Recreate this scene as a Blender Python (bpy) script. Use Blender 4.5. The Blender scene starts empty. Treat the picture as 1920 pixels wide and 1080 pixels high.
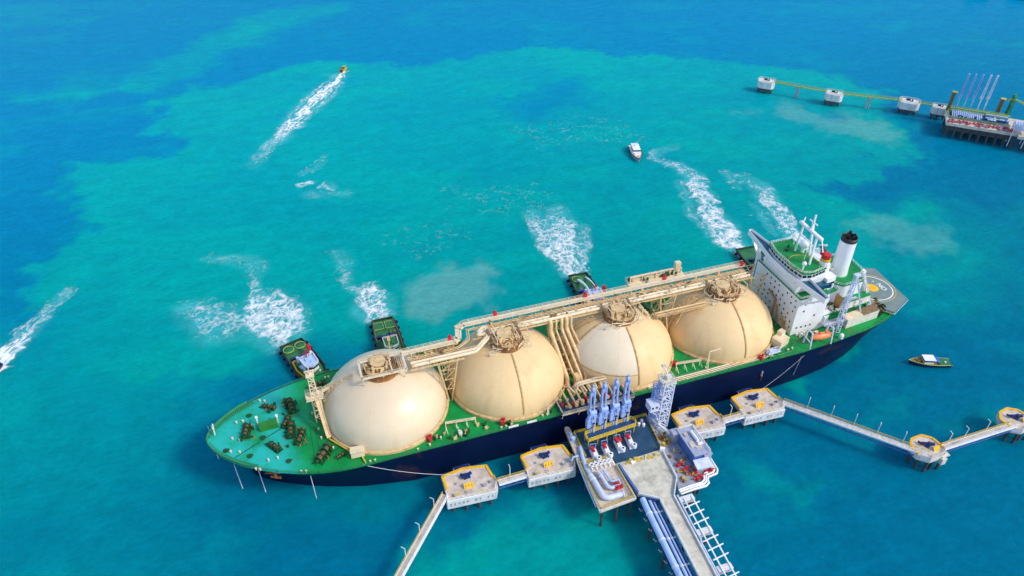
import bpy, math, random
import numpy as np
from mathutils import Vector, Matrix
random.seed(7)
C = bpy.context.scene.collection
R = math.radians
# ------------------------------------------------------------------ camera, sky, sun, exposure
cd = bpy.data.cameras.new('camera'); cam = bpy.data.objects.new('camera', cd); C.objects.link(cam)
cam.location = (-13.547, -173.276, 195.85)
cam.rotation_euler = (R(90 - 37.64), 0, -0.3264)
cd.sensor_width = 36; cd.lens = 25.193; cd.clip_start = 1; cd.clip_end = 60000
sc = bpy.context.scene; sc.camera = cam
SUN_EL, SUN_AZ = R(43), R(-42)
sdir = Vector((math.cos(SUN_EL)*math.cos(SUN_AZ), math.cos(SUN_EL)*math.sin(SUN_AZ), math.sin(SUN_EL)))
w = bpy.data.worlds.new('World'); sc.world = w; w.use_nodes = True
nt = w.node_tree; bg = nt.nodes['Background']
sky = nt.nodes.new('ShaderNodeTexSky'); sky.sky_type = 'NISHITA'; sky.sun_disc = False
sky.sun_elevation = SUN_EL; sky.sun_rotation = math.atan2(sdir.x, sdir.y)
sky.air_density = 1.0; sky.dust_density = 0.9; sky.ozone_density = 1.0
nt.links.new(sky.outputs[0], bg.inputs[0]); bg.inputs[1].default_value = 0.15
sl = bpy.data.lights.new('sun', 'SUN'); sl.energy = 1.5; sl.angle = R(10); sl.color = (1, .90, .74)
so = bpy.data.objects.new('sun', sl); C.objects.link(so)
so.rotation_euler = (-sdir).to_track_quat('-Z', 'Y').to_euler()
sc.view_settings.view_transform = 'Standard'; sc.view_settings.look = 'None'
sc.view_settings.exposure = 0.72; sc.view_settings.gamma = 1

# ------------------------------------------------------------------ helpers
class MB:
    """collects verts / faces, builds ONE mesh object"""
    def __init__(s): s.v = []; s.f = []; s.m = []; s.sm = []
    def add(s, vs, fs, mi=0, smooth=False):
        o = len(s.v); s.v += [tuple(v) for v in vs]
        for f in fs: s.f.append([i+o for i in f]); s.m.append(mi); s.sm.append(smooth)
        return s
    def box(s, cx, cy, cz, sx, sy, sz, rz=0, mi=0, top=1.0):
        c, n = math.cos(rz), math.sin(rz); vs = []
        for dz, k in ((-.5, 1), (.5, top)):
            for dx, dy in ((-.5, -.5), (.5, -.5), (.5, .5), (-.5, .5)):
                x, y = dx*sx*k, dy*sy*k
                vs.append((cx+x*c-y*n, cy+x*n+y*c, cz+dz*sz))
        return s.add(vs, [(3,2,1,0),(4,5,6,7),(0,1,5,4),(1,2,6,5),(2,3,7,6),(3,0,4,7)], mi)
    def bar(s, p, q, a, b=None, mi=0):
        b = b or a; p, q = Vector(p), Vector(q); d = (q-p)
        if d.length < 1e-5: return s
        d.normalize(); u = Vector((0,0,1)) if abs(d.z) < .95 else Vector((1,0,0))
        x = d.cross(u).normalized()*a/2; y = x.cross(d).normalized()*b/2
        vs = [p-x-y, p+x-y, p+x+y, p-x+y, q-x-y, q+x-y, q+x+y, q-x+y]
        return s.add(vs, [(3,2,1,0),(4,5,6,7),(0,1,5,4),(1,2,6,5),(2,3,7,6),(3,0,4,7)], mi)
    def tube(s, pts, r, n=10, mi=0, r2=None, closed=False):
        pts = [Vector(p) for p in pts]; N = len(pts); vs = []; up = None
        for i, p in enumerate(pts):
            if closed: d = (pts[(i+1) % N]-pts[i-1])
            else: d = pts[min(i+1, N-1)]-pts[max(i-1, 0)]
            d.normalize()
            if up is None or abs(up.dot(d)) > .98: up = Vector((0,0,1)) if abs(d.z) < .9 else Vector((1,0,0))
            x = d.cross(up).normalized(); y = x.cross(d).normalized(); up = y
            k = 1.0
            if 0 < i < N-1:
                a = (pts[i]-pts[i-1]).normalized(); b = (pts[i+1]-pts[i]).normalized()
                k = 1/max(.6, math.sqrt(max(0, (1+a.dot(b))/2)))
            rr = (r if r2 is None else r+(r2-r)*i/(N-1))
            vs += [p+(x*math.cos(t)+y*math.sin(t))*rr*(k if k < 1.5 else 1.5) for t in [2*math.pi*j/n for j in range(n)]]
        fs = []
        for i in range(N if closed else N-1):
            o, q = i*n, ((i+1) % N)*n
            fs += [(o+j, o+(j+1) % n, q+(j+1) % n, q+j) for j in range(n)]
        s.add(vs, fs, mi, True)
        if not closed:
            s.add(vs[:n], [tuple(range(n-1, -1, -1))], mi); s.add(vs[-n:], [tuple(range(n))], mi)
        return s
    def cyl(s, x, y, z0, z1, r, r2=None, n=20, mi=0):
        r2 = r if r2 is None else r2
        return s.lathe([(r, z0), (r2, z1)], x, y, n, mi)
    def lathe(s, prof, x=0, y=0, n=24, mi=0, caps=True, sm=True):
        vs = [(x+r*math.cos(2*math.pi*j/n), y+r*math.sin(2*math.pi*j/n), z) for r, z in prof for j in range(n)]
        fs = [(i*n+j, i*n+(j+1) % n, (i+1)*n+(j+1) % n, (i+1)*n+j) for i in range(len(prof)-1) for j in range(n)]
        s.add(vs, fs, mi, sm)
        if caps:
            s.add(vs[:n], [tuple(range(n-1, -1, -1))], mi); s.add(vs[-n:], [tuple(range(n))], mi)
        return s
    def prism(s, poly, z0, z1, mi=0, top=None):
        a = sum(poly[i][0]*poly[(i+1) % len(poly)][1]-poly[(i+1) % len(poly)][0]*poly[i][1] for i in range(len(poly)))
        if a < 0: poly = poly[::-1]
        n = len(poly); t = (top if top else poly)
        vs = [(x, y, z0) for x, y in poly]+[(x, y, z1) for x, y in t]
        fs = [tuple(range(n-1, -1, -1)), tuple(range(n, 2*n))]+[(i, (i+1) % n, n+(i+1) % n, n+i) for i in range(n)]
        return s.add(vs, fs, mi)
    def ball(s, x, y, z, r, n=14, sz=1.0, mi=0):
        pr = [(max(.01, r*math.sin(math.pi*i/8)), z-r*sz*math.cos(math.pi*i/8)) for i in range(9)]
        return s.lathe(pr, x, y, n, mi)
    def lattice(s, p, q, w, w2=None, bays=6, t=.25, t2=.15, ax=None, mi=0):
        """square lattice column from p to q"""
        w2 = w if w2 is None else w2; p, q = Vector(p), Vector(q); d = (q-p).normalized()
        u = Vector(ax).normalized() if ax else (Vector((1,0,0)) if abs(d.x) < .8 else Vector((0,1,0)))
        u = (u-d*u.dot(d)).normalized(); v = d.cross(u)
        def cor(k):
            c = p+(q-p)*k; h = (w+(w2-w)*k)/2
            return [c+u*a*h+v*b*h for a, b in ((-1,-1),(1,-1),(1,1),(-1,1))]
        for i in range(4): s.bar(cor(0)[i], cor(1)[i], t, mi=mi)
        for k in range(bays+1):
            c = cor(k/bays)
            for i in range(4): s.bar(c[i], c[(i+1) % 4], t2, mi=mi)
            if k < bays:
                e = cor((k+1)/bays)
                for i in range(4):
                    j = (i+1) % 4
                    s.bar(c[i], e[j], t2, mi=mi) if (k+i) % 2 else s.bar(c[j], e[i], t2, mi=mi)
        return s
    def rail(s, pts, h=1.1, t=.09, step=2.2, mi=0, closed=False, bars=2):
        pts = [Vector(p) for p in pts]
        if closed: pts = pts+[pts[0]]
        for a, b in zip(pts[:-1], pts[1:]):
            n = max(1, int(round((b-a).length/step)))
            for k in range(bars):
                z = Vector((0, 0, h*(k+1)/bars)); s.bar(a+z, b+z, t, mi=mi)
            for i in range(n+1):
                c = a+(b-a)*i/n; s.bar(c, c+Vector((0,0,h)), t, mi=mi)
        return s
    def build_each(s, name, mats, parent=None, label=None, gap=.05):
        """one object per separate cluster of touching pieces"""
        V = np.array(s.v); par = list(range(len(s.v)))
        def find(i):
            while par[i] != i: par[i] = par[par[i]]; i = par[i]
            return i
        for f in s.f:
            a = find(f[0])
            for i in f[1:]: par[find(i)] = a
        root = np.array([find(i) for i in range(len(s.v))]); ids = np.unique(root)
        lo = np.array([V[root == r].min(0)-gap for r in ids]); hi = np.array([V[root == r].max(0)+gap for r in ids])
        p2 = list(range(len(ids)))
        def f2(i):
            while p2[i] != i: p2[i] = p2[p2[i]]; i = p2[i]
            return i
        for i in range(len(ids)):
            for j in np.nonzero(((lo[i] <= hi) & (lo <= hi[i])).all(1))[0]: p2[f2(int(j))] = f2(i)
        of = {int(r): f2(i) for i, r in enumerate(ids)}; groups = {}
        for k, f in enumerate(s.f): groups.setdefault(of[int(root[f[0]])], []).append(k)
        out = []
        for g in groups.values():
            b = MB(); mp = {}
            for k in g:
                for i in s.f[k]:
                    if i not in mp: mp[i] = len(b.v); b.v.append(s.v[i])
                b.f.append([mp[i] for i in s.f[k]]); b.m.append(s.m[k]); b.sm.append(s.sm[k])
            out.append(b.build(name, mats, parent, label))
        return out
    def build(s, name, mats, parent=None, label=None):
        me = bpy.data.meshes.new(name); me.from_pydata(s.v, [], s.f)
        for m in (mats if isinstance(mats, (list, tuple)) else [mats]): me.materials.append(m)
        me.polygons.foreach_set('material_index', s.m); me.polygons.foreach_set('use_smooth', s.sm)
        me.update(); o = bpy.data.objects.new(name, me); C.objects.link(o)
        if parent: o.parent = parent
        if label: o['label'] = label
        return o

def tag(o, label, cat, group=None, kind=None):
    o['label'] = label; o['category'] = cat
    if group: o['group'] = group
    if kind: o['kind'] = kind
    return o
def thing(name, label, cat, loc=(0,0,0), rz=0, group=None):
    o = bpy.data.objects.new(name, None); C.objects.link(o); o.location = loc; o.rotation_euler = (0,0,rz)
    o.empty_display_size = .5
    return tag(o, label, cat, group)
def dup(root, loc=None, rz=None, label=None):
    kids = {}
    for o in C.objects:
        if o.parent: kids.setdefault(o.parent.name, []).append(o)
    def rec(o, par):
        c = o.copy(); C.objects.link(c)
        if par: c.parent = par
        for k in kids.get(o.name, []): rec(k, c)
        return c
    r = rec(root, None)
    if loc: r.location = loc
    if rz is not None: r.rotation_euler = (0,0,rz)
    if label: r['label'] = label
    return r

# ------------------------------------------------------------------ materials
def lin(h):
    v = [int(h[i:i+2], 16)/255 for i in (0, 2, 4)]
    return tuple((c/12.92 if c <= .04045 else ((c+.055)/1.055)**2.4) for c in v)
def mat(name, col, rough=.55, metal=0, var=.14, scale=.35, stain_or_sheen=None, samt=.35, sscale=.25, streak=False, spec=.5, coat=0, edges=(.52, .68), xfade=None):
    m = bpy.data.materials.new(name); m.use_nodes = True; t = m.node_tree; L = t.links.new
    b = t.nodes['Principled BSDF']; b.inputs['Roughness'].default_value = rough; b.inputs['Metallic'].default_value = metal
    b.inputs['Specular IOR Level'].default_value = spec
    if coat: b.inputs['Coat Weight'].default_value = coat; b.inputs['Coat Roughness'].default_value = .15
    if isinstance(col, str): col = lin(col)
    tc = t.nodes.new('ShaderNodeTexCoord')
    nz = t.nodes.new('ShaderNodeTexNoise'); nz.inputs['Scale'].default_value = scale; nz.inputs['Detail'].default_value = 8; nz.inputs['Roughness'].default_value = .65
    oi = t.nodes.new('ShaderNodeObjectInfo'); ma = t.nodes.new('ShaderNodeMath'); ma.operation = 'MULTIPLY'; ma.inputs[1].default_value = 90; L(oi.outputs['Random'], ma.inputs[0])
    va = t.nodes.new('ShaderNodeVectorMath'); va.operation = 'ADD'; L(tc.outputs['Object'], va.inputs[0]); L(ma.outputs[0], va.inputs[1])
    L(va.outputs[0], nz.inputs['Vector'])
    mr = t.nodes.new('ShaderNodeMapRange'); mr.inputs[1].default_value = .3; mr.inputs[2].default_value = .7
    mr.inputs[3].default_value = 1-var; mr.inputs[4].default_value = 1+var; L(nz.outputs[0], mr.inputs[0])
    mx = t.nodes.new('ShaderNodeMix'); mx.data_type = 'RGBA'; mx.blend_type = 'MULTIPLY'; mx.inputs[0].default_value = 1
    mx.inputs[6].default_value = (*col, 1); L(mr.outputs[0], mx.inputs[7]); out = mx.outputs[2]
    if stain_or_sheen:
        if isinstance(stain_or_sheen, str): stain_or_sheen = lin(stain_or_sheen)
        n2 = t.nodes.new('ShaderNodeTexNoise'); n2.inputs['Scale'].default_value = sscale; n2.inputs['Detail'].default_value = 9; n2.inputs['Roughness'].default_value = .7
        if streak:
            mp = t.nodes.new('ShaderNodeMapping'); mp.inputs['Scale'].default_value = (1, 1, .08); L(va.outputs[0], mp.inputs['Vector']); L(mp.outputs[0], n2.inputs['Vector'])
        else:
            mp = t.nodes.new('ShaderNodeMapping'); mp.inputs['Location'].default_value = (31, 17, 5); L(va.outputs[0], mp.inputs['Vector']); L(mp.outputs[0], n2.inputs['Vector'])
        r2 = t.nodes.new('ShaderNodeMapRange'); r2.inputs[1].default_value = edges[0]; r2.inputs[2].default_value = edges[1]
        r2.inputs[3].default_value = 0; r2.inputs[4].default_value = samt; L(n2.outputs[0], r2.inputs[0])
        m2 = t.nodes.new('ShaderNodeMix'); m2.data_type = 'RGBA'; fo_ = r2.outputs[0]
        if xfade:                              # painted sky sheen of a wet deck, dying out along the ship
            sx = t.nodes.new('ShaderNodeSeparateXYZ'); L(tc.outputs['Object'], sx.inputs[0]); xr = t.nodes.new('ShaderNodeMapRange'); xr.interpolation_type = 'SMOOTHSTEP'
            xa = t.nodes.new('ShaderNodeMath'); xa.operation = 'MULTIPLY_ADD'; xa.inputs[1].default_value = 30; L(n2.outputs[0], xa.inputs[0]); L(sx.outputs[0], xa.inputs[2])
            xr.inputs[1].default_value = xfade[0]+15; xr.inputs[2].default_value = xfade[1]+15; xr.inputs[3].default_value = 1; xr.inputs[4].default_value = 0; L(xa.outputs[0], xr.inputs[0])
            xm = t.nodes.new('ShaderNodeMath'); xm.operation = 'MULTIPLY'; L(fo_, xm.inputs[0]); L(xr.outputs[0], xm.inputs[1]); fo_ = xm.outputs[0]
        L(fo_, m2.inputs[0]); L(out, m2.inputs[6]); m2.inputs[7].default_value = (*stain_or_sheen, 1)
        out = m2.outputs[2]
    L(out, b.inputs['Base Color'])
    return m
CREAM = (.79, .56, .29)
M = dict(
 hull=mat('hull_navy', (.0025,.009,.044), .5, spec=.12, stain_or_sheen=(.05,.024,.03), samt=.6, sscale=.04, edges=(.58,.62), var=.3, scale=.1),
 deck=mat('deck_green', (.002,.26,.055), .5, spec=.25, stain_or_sheen=(.11,.13,.02), samt=.65, sscale=.17, var=.38, scale=.09),
 foredeck=mat('foredeck_green', (.002,.26,.062), .45, spec=.3, xfade=(-36, -25), stain_or_sheen=(.018,.43,.37), samt=1, sscale=.05, edges=(.35, .50), var=.25, scale=.12),  # teal overlay paints the sky mirrored in the wet bow deck
 dkgreen=mat('machinery_green', (.006,.075,.022), .5, stain_or_sheen=(.07,.028,.01), samt=.8, sscale=.9, var=.35, scale=1),
 rail_green=mat('rail_green', (.03,.24,.09), .5),
 lime=mat('hatch_green', (.02,.20,.02), .5),
 drum=mat('rope_drum_rust', (.16,.075,.03), .7, var=.4, scale=1.2),
 creamp=mat('tank_pale_cream', (.745,.595,.405), .3, var=.05, scale=.08, stain_or_sheen=(.6,.47,.3), samt=.3, sscale=.16, streak=True),
 cream=mat('tank_cream', CREAM, .5, spec=.3, var=.06, scale=.08, stain_or_sheen=(.52,.30,.11), samt=.38, sscale=.14, streak=True),
 creamw=mat('tank_pale_panel', (.79,.66,.47), .5, spec=.3, var=.05, scale=.08, stain_or_sheen=(.6,.45,.25), samt=.25, sscale=.2, streak=True),
 creamd=mat('pipe_cream', (.70,.49,.24), .45, var=.18, scale=.5, stain_or_sheen=(.30,.13,.035), samt=.55, sscale=.6),
 walk=mat('walkway_cream', (.78,.64,.43), .55, var=.12, scale=.4, stain_or_sheen=(.45,.3,.15), samt=.35, sscale=.5),
 grate=mat('grating_brown', (.22,.13,.06), .6, var=.4, scale=1.2, stain_or_sheen=(.5,.33,.15), samt=.6, sscale=1),
 rust=mat('rusty_steel', (.30,.125,.035), .65, var=.35, scale=.7, stain_or_sheen=(.10,.035,.012), samt=.8, sscale=.6),
 seam=mat('seam_rust', (.52,.32,.125), .7, var=.4, scale=.8, stain_or_sheen=(.2,.08,.02), samt=.6, sscale=.5),
 white=mat('ship_white', (.84,.84,.85), .42, var=.05, scale=.2, stain_or_sheen=(.45,.33,.2), samt=.3, sscale=.3, streak=True),
 offwhite=mat('aged_white', (.70,.66,.58), .5, var=.12, scale=.5, stain_or_sheen=(.40,.25,.12), samt=.55, sscale=.5),
 lilac=mat('pale_blue_paint', (.60,.65,.80), .45, var=.15, scale=.6, stain_or_sheen=(.2,.25,.4), samt=.4, sscale=.8),
 armblue=mat('arm_blue', (.30,.43,.78), .42, var=.25, scale=.6, stain_or_sheen=(.09,.16,.42), samt=.75, sscale=.7),
 pipeblue=mat('pipe_light_blue', (.42,.58,.86), .36, var=.12, scale=.25, stain_or_sheen=(.15,.24,.5), samt=.5, sscale=.3),
 midblue=mat('pipe_blue', (.06,.15,.42), .4, var=.2, scale=.3),
 darkblue=mat('hook_blue', (.010,.028,.13), .45, var=.4, scale=1),
 trough=mat('trough_blue', (.012,.06,.19), .55, var=.3, scale=.4),
 navydeck=mat('painted_blue_deck', (.014,.06,.125), .5, var=.3, scale=.25, stain_or_sheen=(.07,.11,.18), samt=.6, sscale=.2),
 glass=mat('dark_glass', (.012,.018,.03), .12, var=.2, scale=1),
 bluegreen=mat('wing_deck', (.006,.085,.16), .4, var=.2, scale=.5),
 orange=mat('lifeboat_orange', (.80,.23,.075), .38, var=.1, scale=1),
 red=mat('valve_red', (.55,.02,.03), .45, var=.2, scale=1),
 yellow=mat('edge_yellow', (.85,.47,.012), .5, var=.15, scale=.5, stain_or_sheen=(.4,.22,.03), samt=.4, sscale=.7),
 railyel=mat('rail_yellow', (.62,.44,.05), .5, var=.2, scale=1),
 concrete=mat('concrete', (.62,.52,.43), .8, var=.26, scale=.4, stain_or_sheen=(.30,.25,.23), samt=.7, sscale=.28),
 concretew=mat('concrete_pale', (.66,.66,.66), .75, var=.2, scale=.5, stain_or_sheen=(.3,.3,.32), samt=.55, sscale=.5, streak=True),
 roadc=mat('road_concrete', (.62,.58,.47), .8, var=.2, scale=.3, stain_or_sheen=(.30,.26,.21), samt=.7, sscale=.2),
 roof=mat('roof_grey', (.36,.39,.50), .5, var=.2, scale=.4, stain_or_sheen=(.22,.22,.25), samt=.4, sscale=.4),
 wallgrey=mat('wall_grey', (.33,.35,.42), .6, var=.2, scale=.5),
 pile=mat('pile_steel', (.05,.055,.065), .6, var=.3, scale=.5, stain_or_sheen=(.13,.08,.05), samt=.6, sscale=.6),
 heli=mat('helideck_grey', (.17,.235,.215), .6, var=.16, scale=.3, stain_or_sheen=(.33,.25,.20), samt=.5, sscale=.13),
 black=mat('black_paint', (.015,.014,.016), .5),
 tyre=mat('fender_rubber', (.012,.013,.02), .7, var=.3, scale=1),
 tughull=mat('tug_navy', (.008,.015,.055), .4, var=.3, scale=.4),
 tugdeck=mat('tug_green', (.02,.16,.055), .5, var=.35, scale=.5, stain_or_sheen=(.12,.14,.03), samt=.6, sscale=.4),
 olive=mat('pool_olive', (.10,.11,.018), .35, var=.3, scale=.3),
 brown=mat('wall_tan', (.42,.23,.07), .6, var=.2, scale=.4),
 yelgreen=mat('catwalk_yellow_green', (.30,.42,.10), .5, var=.2, scale=.4),
 craneg=mat('crane_green', (.02,.25,.10), .5),
 rope=mat('rope_white', (.70,.72,.74), .7),
 purple=mat('deck_mauve', (.33,.20,.22), .6, var=.35, scale=.8, stain_or_sheen=(.6,.35,.3), samt=.7, sscale=.5),
)
# ------------------------------------------------------------------ water
def vnoise(x, y, seed):
    rs = np.random.RandomState(seed); tab = rs.rand(256, 256)
    xi = np.floor(x).astype(int); yi = np.floor(y).astype(int); fx = x-xi; fy = y-yi
    fx = fx*fx*fx*(fx*(fx*6-15)+10); fy = fy*fy*fy*(fy*(fy*6-15)+10)
    a = tab[xi & 255, yi & 255]; b = tab[(xi+1) & 255, yi & 255]; c = tab[xi & 255, (yi+1) & 255]; d = tab[(xi+1) & 255, (yi+1) & 255]
    return (a*(1-fx)+b*fx)*(1-fy)+(c*(1-fx)+d*fx)*fy
def fbm(x, y, s, seed, oct=5, gain=.55):
    v = 0; a = 1; t = 0; x = x/s; y = y/s
    for i in range(oct):
        v = v+a*vnoise(x+17.3*i, y-9.1*i, seed+i); t += a; a *= gain; x = x*2.03; y = y*2.03
    return v/t
def sstep(a, b, v):
    t = np.clip((v-a)/(b-a), 0, 1); return t*t*(3-2*t)
def sdpoly(x, y, P):
    """signed distance, positive inside"""
    d = np.full(x.shape, 1e9); ins = np.zeros(x.shape, bool); n = len(P)
    for i in range(n):
        (x0, y0), (x1, y1) = P[i], P[(i+1) % n]
        ex, ey = x1-x0, y1-y0; wx, wy = x-x0, y-y0
        t = np.clip((wx*ex+wy*ey)/(ex*ex+ey*ey+1e-9), 0, 1)
        d = np.minimum(d, (wx-ex*t)**2+(wy-ey*t)**2)
        c = (y0 <= y) != (y1 <= y)
        with np.errstate(divide='ignore', invalid='ignore'): xc = x0+(y-y0)*ex/(ey if ey else 1e-9)
        ins ^= c & (x < xc)
    return np.where(ins, 1, -1)*np.sqrt(d)
def sdline(x, y, P, W):
    """distance to a polyline of varying half width: positive inside; also the parameter along it"""
    best = np.full(x.shape, -1e9); par = np.zeros(x.shape); n = len(P)
    for i in range(n-1):
        (x0, y0), (x1, y1) = P[i], P[i+1]; ex, ey = x1-x0, y1-y0
        t = np.clip(((x-x0)*ex+(y-y0)*ey)/(ex*ex+ey*ey), 0, 1)
        d = 1-np.hypot(x-x0-ex*t, y-y0-ey*t)/(W[i]+(W[i+1]-W[i])*t)
        par = np.where(d > best, (i+t)/(n-1), par); best = np.maximum(best, d)
    return best, par

def poly_env(P, so_, k=1.0): return lambda x, y: k*sstep(-so_*.85, so_*.35, sdpoly(x, y, P))
def line_env(P, W, fade=None, k=1.0):
    def f(x, y):
        d, p = sdline(x, y, P, W); e = sstep(-.1, .6, d)
        return k*e*(1 if fade is None else np.interp(p, *fade))
    return f
def max_env(*E): return lambda x, y: np.maximum.reduce([e(x, y) for e in E])
FO = []
def fo(*p, **k): FO.append((p, k))
fo('broad white propeller wash spreading behind the tug at the bow', max_env(
    poly_env([(-45,88),(-41,98),(-33,95),(-25,83),(-24,70),(-29,62),(-35,62),(-42,72),(-46,80)], 9),
    poly_env([(-72,100),(-62,100),(-46,88),(-50,74),(-60,76),(-68,88)], 10, .70),
    line_env([(-41,92),(-41,104),(-42,116)], [3,3,4], ([0,1],[.85,.45])),
    line_env([(-60,135),(-46,128),(-38,120)], [5,7,6], None, .42)), (-84,-12,52,145), .42, 3, 5.5, .60)
fo('small white wash behind the second tug from the bow', max_env(
    poly_env([(1,82),(4,90),(9,88),(13,78),(12,67),(6,65),(1,73)], 6), line_env([(2,86),(-2,97),(0,112),(-3,120)], [3.5,4,5,4], ([0,1],[.65,.38]))), (-14,22,58,128), .42, 13, 4.5, .60)
fo('white fan of wash and spray behind the tug amidships', max_env(line_env([(97.5,65),(99,80),(106,102),(110,122)], [5,7.5,11,8], ([0,.5,.8,1],[1.02,.98,.82,.5])), line_env([(97,68),(94,90),(96,108),(98,124)], [4,6.5,8,6], ([0,.5,.8,1],[.95,.85,.7,.45])), line_env([(103,68),(112,88),(119,104)], [3,4.5,4], ([0,1],[.85,.5]))), (78,136,58,142), .42, 23, 4.2, .60)
fo('long ragged white wash curving away from the tug below the bridge', max_env(
    line_env([(181,58),(181,72),(184,88),(191,110),(197,130),(195,145),(183,157)], [6.5,10,10,8,7,6,4], ([0,.3,1],[1,1,.62])),
    line_env([(174,76),(174,92),(180,112),(188,128)], [3,3.5,3,3], None, .55), line_env([(183,157),(193,165),(208,167)], [4,5,4], ([0,1],[.6,.4]))), (160,222,50,180), .5, 33, 6, .60)
fo('thin white wash trailing up beyond the bridge roof', max_env(
    line_env([(212,50),(215,70),(219,86),(225,106),(221,118)], [8,8,8,8,5], ([0,.4,1],[1,.9,.5])), line_env([(205,66),(207,82),(211,96)], [2,3,3], None, .5), line_env([(224,104),(226,122),(217,128),(212,112)], [4,4,4,3], None, .5)), (196,244,40,140), .5, 43, 6, .60)
def speed_env(x, y):
    P = [(34.3,353),(19.3,326),(3.4,298),(-10.9,272),(-22,252),(-36,226)]
    d, p = sdline(x, y, P, [3.5,12,13,10,7,8]); e = sstep(0, .7, d)
    gap = 1-.75*np.exp(-((d-.62)/.1)**2)*(p < .55)
    return e*np.interp(p, [0,.55,.8,1], [1.02,.92,.6,.34])*gap
fo('long straight white wake trailing behind the yellow speedboat', speed_env, (-60,62,205,366), .6, 53, 3.4, .54 , 2.2, math.atan2(127,72))
fo('white wake running in from the left edge of the view', max_env(
    line_env([(-141,73),(-138,83),(-134.7,95),(-130.6,106),(-126,117),(-120,128)], [4,5,5.5,5,4.5,5], ([0,.4,.7,1],[1.05,.98,.6,.38])), line_env([(-139,92),(-136,106)], [3,3], None, .5)), (-152,-104,60,138), .42, 63, 4.5, .58 , 2.2, math.atan2(50,20))
fo('scattered white flecks on the open turquoise water', max_env(
    line_env([(-12,194),(-8,192)], [3,3], None, .85), line_env([(-3,186),(1,188),(4,182)], [2,3,2], None, .7), line_env([(-10,180),(10,175)], [5,5], None, .4), line_env([(-10,205),(0,214),(5,224)], [3,3,2], None, .45), line_env([(36,345),(20,352)], [2,2], None, .35)), (-26,50,165,360), .6, 73, 4, .60, 1.8)
fo('faint foam streaks on the water beside the far tugs', max_env(
    poly_env([(60,160),(110,150),(120,120),(80,125)], 20, .34), poly_env([(20,130),(60,140),(60,110),(30,105)], 20, .33), poly_env([(120,230),(190,220),(200,180),(130,190)], 24, .34)), (0,215,95,240), .6, 83, 6, .60, 1.6, None, .8)

TEAL = [(-143,108),(-140,138),(-134,153),(-131,180),(-142,205),(-149,243),(-143,264),(-117,258),(-88,263),(-70,268),(-101,291),(-108,297),(-87,324),(-95,340),(-57,367),(-42,362),(5,386),(80,354),(140,358),(187,355),(221,337),(253,308),(300,286),(331,275),(354,262),(352,245),(378,220),(390,190),(350,150),(330,114),(288,101),(250,90),(262,60),(240,30),(215,5),(190,-12),(150,-25),(110,20),(60,20),(0,30),(-40,45),(-75,60),(-110,70)]
BAND = [(-198,394),(-172,362),(-145,353),(-121,379),(-84,434),(-47,505),(-1,521),(58,536),(62,500),(13,469),(-24,440),(-57,389),(-92,364),(-128,376)]
TEALR = [(245,88),(268,78),(300,78),(310,60),(282,20),(268,13),(255,30),(235,20),(215,25),(205,60)]
GREEN = [(-25,-85),(-12,-52),(8,-41),(28,-37),(52,-50),(60,-62),(66,-90)]
GREEN2 = [(116,-48),(128,-47),(138,-55),(128,-66),(112,-66)]
GREEN3 = [(150,-30),(175,-36),(190,-44),(178,-52),(158,-46)]
MID = [(-190,130),(-100,115),(-50,85),(-48,45),(-66,10),(-100,-8),(-190,0)]
LOW = [(-190,40),(-60,20),(-50,-30),(-70,-60),(-190,-60)]
RIGHT = [(225,30),(250,-15),(300,-10),(330,40),(300,70)]
DEEP = [(118,262),(150,288),(182,296),(196,262),(160,240),(130,236)]
SHIP_SHADE = [(-60,14),(-52,40),(-38,60),(-14,66),(6,58),(6,20),(-30,10)]  # ship's shadow on the far-side water, painted in by cutting the teal
DEEP2 = [(310,172),(330,178),(336,168),(322,160)]
SANDS = [([(2,80),(14,90),(40,95),(62,92),(73,80),(72,66),(58,56),(40,54),(26,62),(10,72)], .75, 9),
         ([(300,216),(308,200),(312,186),(324,180),(338,184),(348,176),(346,156),(336,143),(314,134),(296,146),(294,168),(288,188)], .62, 10),
         ([(240,72),(264,74),(280,60),(286,40),(274,24),(258,24),(248,44),(236,56)], .45, 10),
         ([(262,205),(275,214),(284,200),(270,190)], .25, 8)]
def water_axis(lo, hi, st):
    a = list(np.arange(lo, hi+.01, st)); up = [hi+st*1.6**k for k in range(1, 22)]; dn = [lo-st*1.6**k for k in range(1, 22)]
    return np.array(dn[::-1]+a+up)
wx = water_axis(-330, 700, 1.6); wy = water_axis(-130, 640, 1.6)
X, Y = np.meshgrid(wx, wy); 
n1 = fbm(X, Y, 70, 11)-.5; n2 = fbm(X, Y, 70, 31)-.5; n3 = fbm(X, Y, 14, 51, 4)-.5; n4 = fbm(X, Y, 14, 71, 4)-.5
n5 = fbm(X, Y, 5, 171, 3)-.5; n6 = fbm(X, Y, 5, 191, 3)-.5
wX = X+n1*44+n3*30+n5*10; wY = Y+n2*40+n4*22+n6*8
soft = fbm(X, Y, 60, 91, 3)
teal = sstep(-2, 2+14*soft, sdpoly(wX, wY, TEAL))
teal = np.maximum(teal, .62*sstep(-6, 14, sdpoly(wX, wY, BAND)))
teal = np.maximum(teal, .75*sstep(-6, 16, sdpoly(wX, wY, TEALR)))
teal = np.maximum(teal, .80*sstep(-34, 34, sdpoly(wX, wY, MID)))
teal = np.maximum(teal, .42*sstep(-30, 34, sdpoly(wX, wY, LOW)))
teal = np.maximum(teal, .50*sstep(-24, 24, sdpoly(wX, wY, RIGHT)))
for g, a in ((GREEN, .95), (GREEN2, .5), (GREEN3, .35)): teal = np.maximum(teal, a*sstep(-5, 10, sdpoly(wX, wY, g)))
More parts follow.
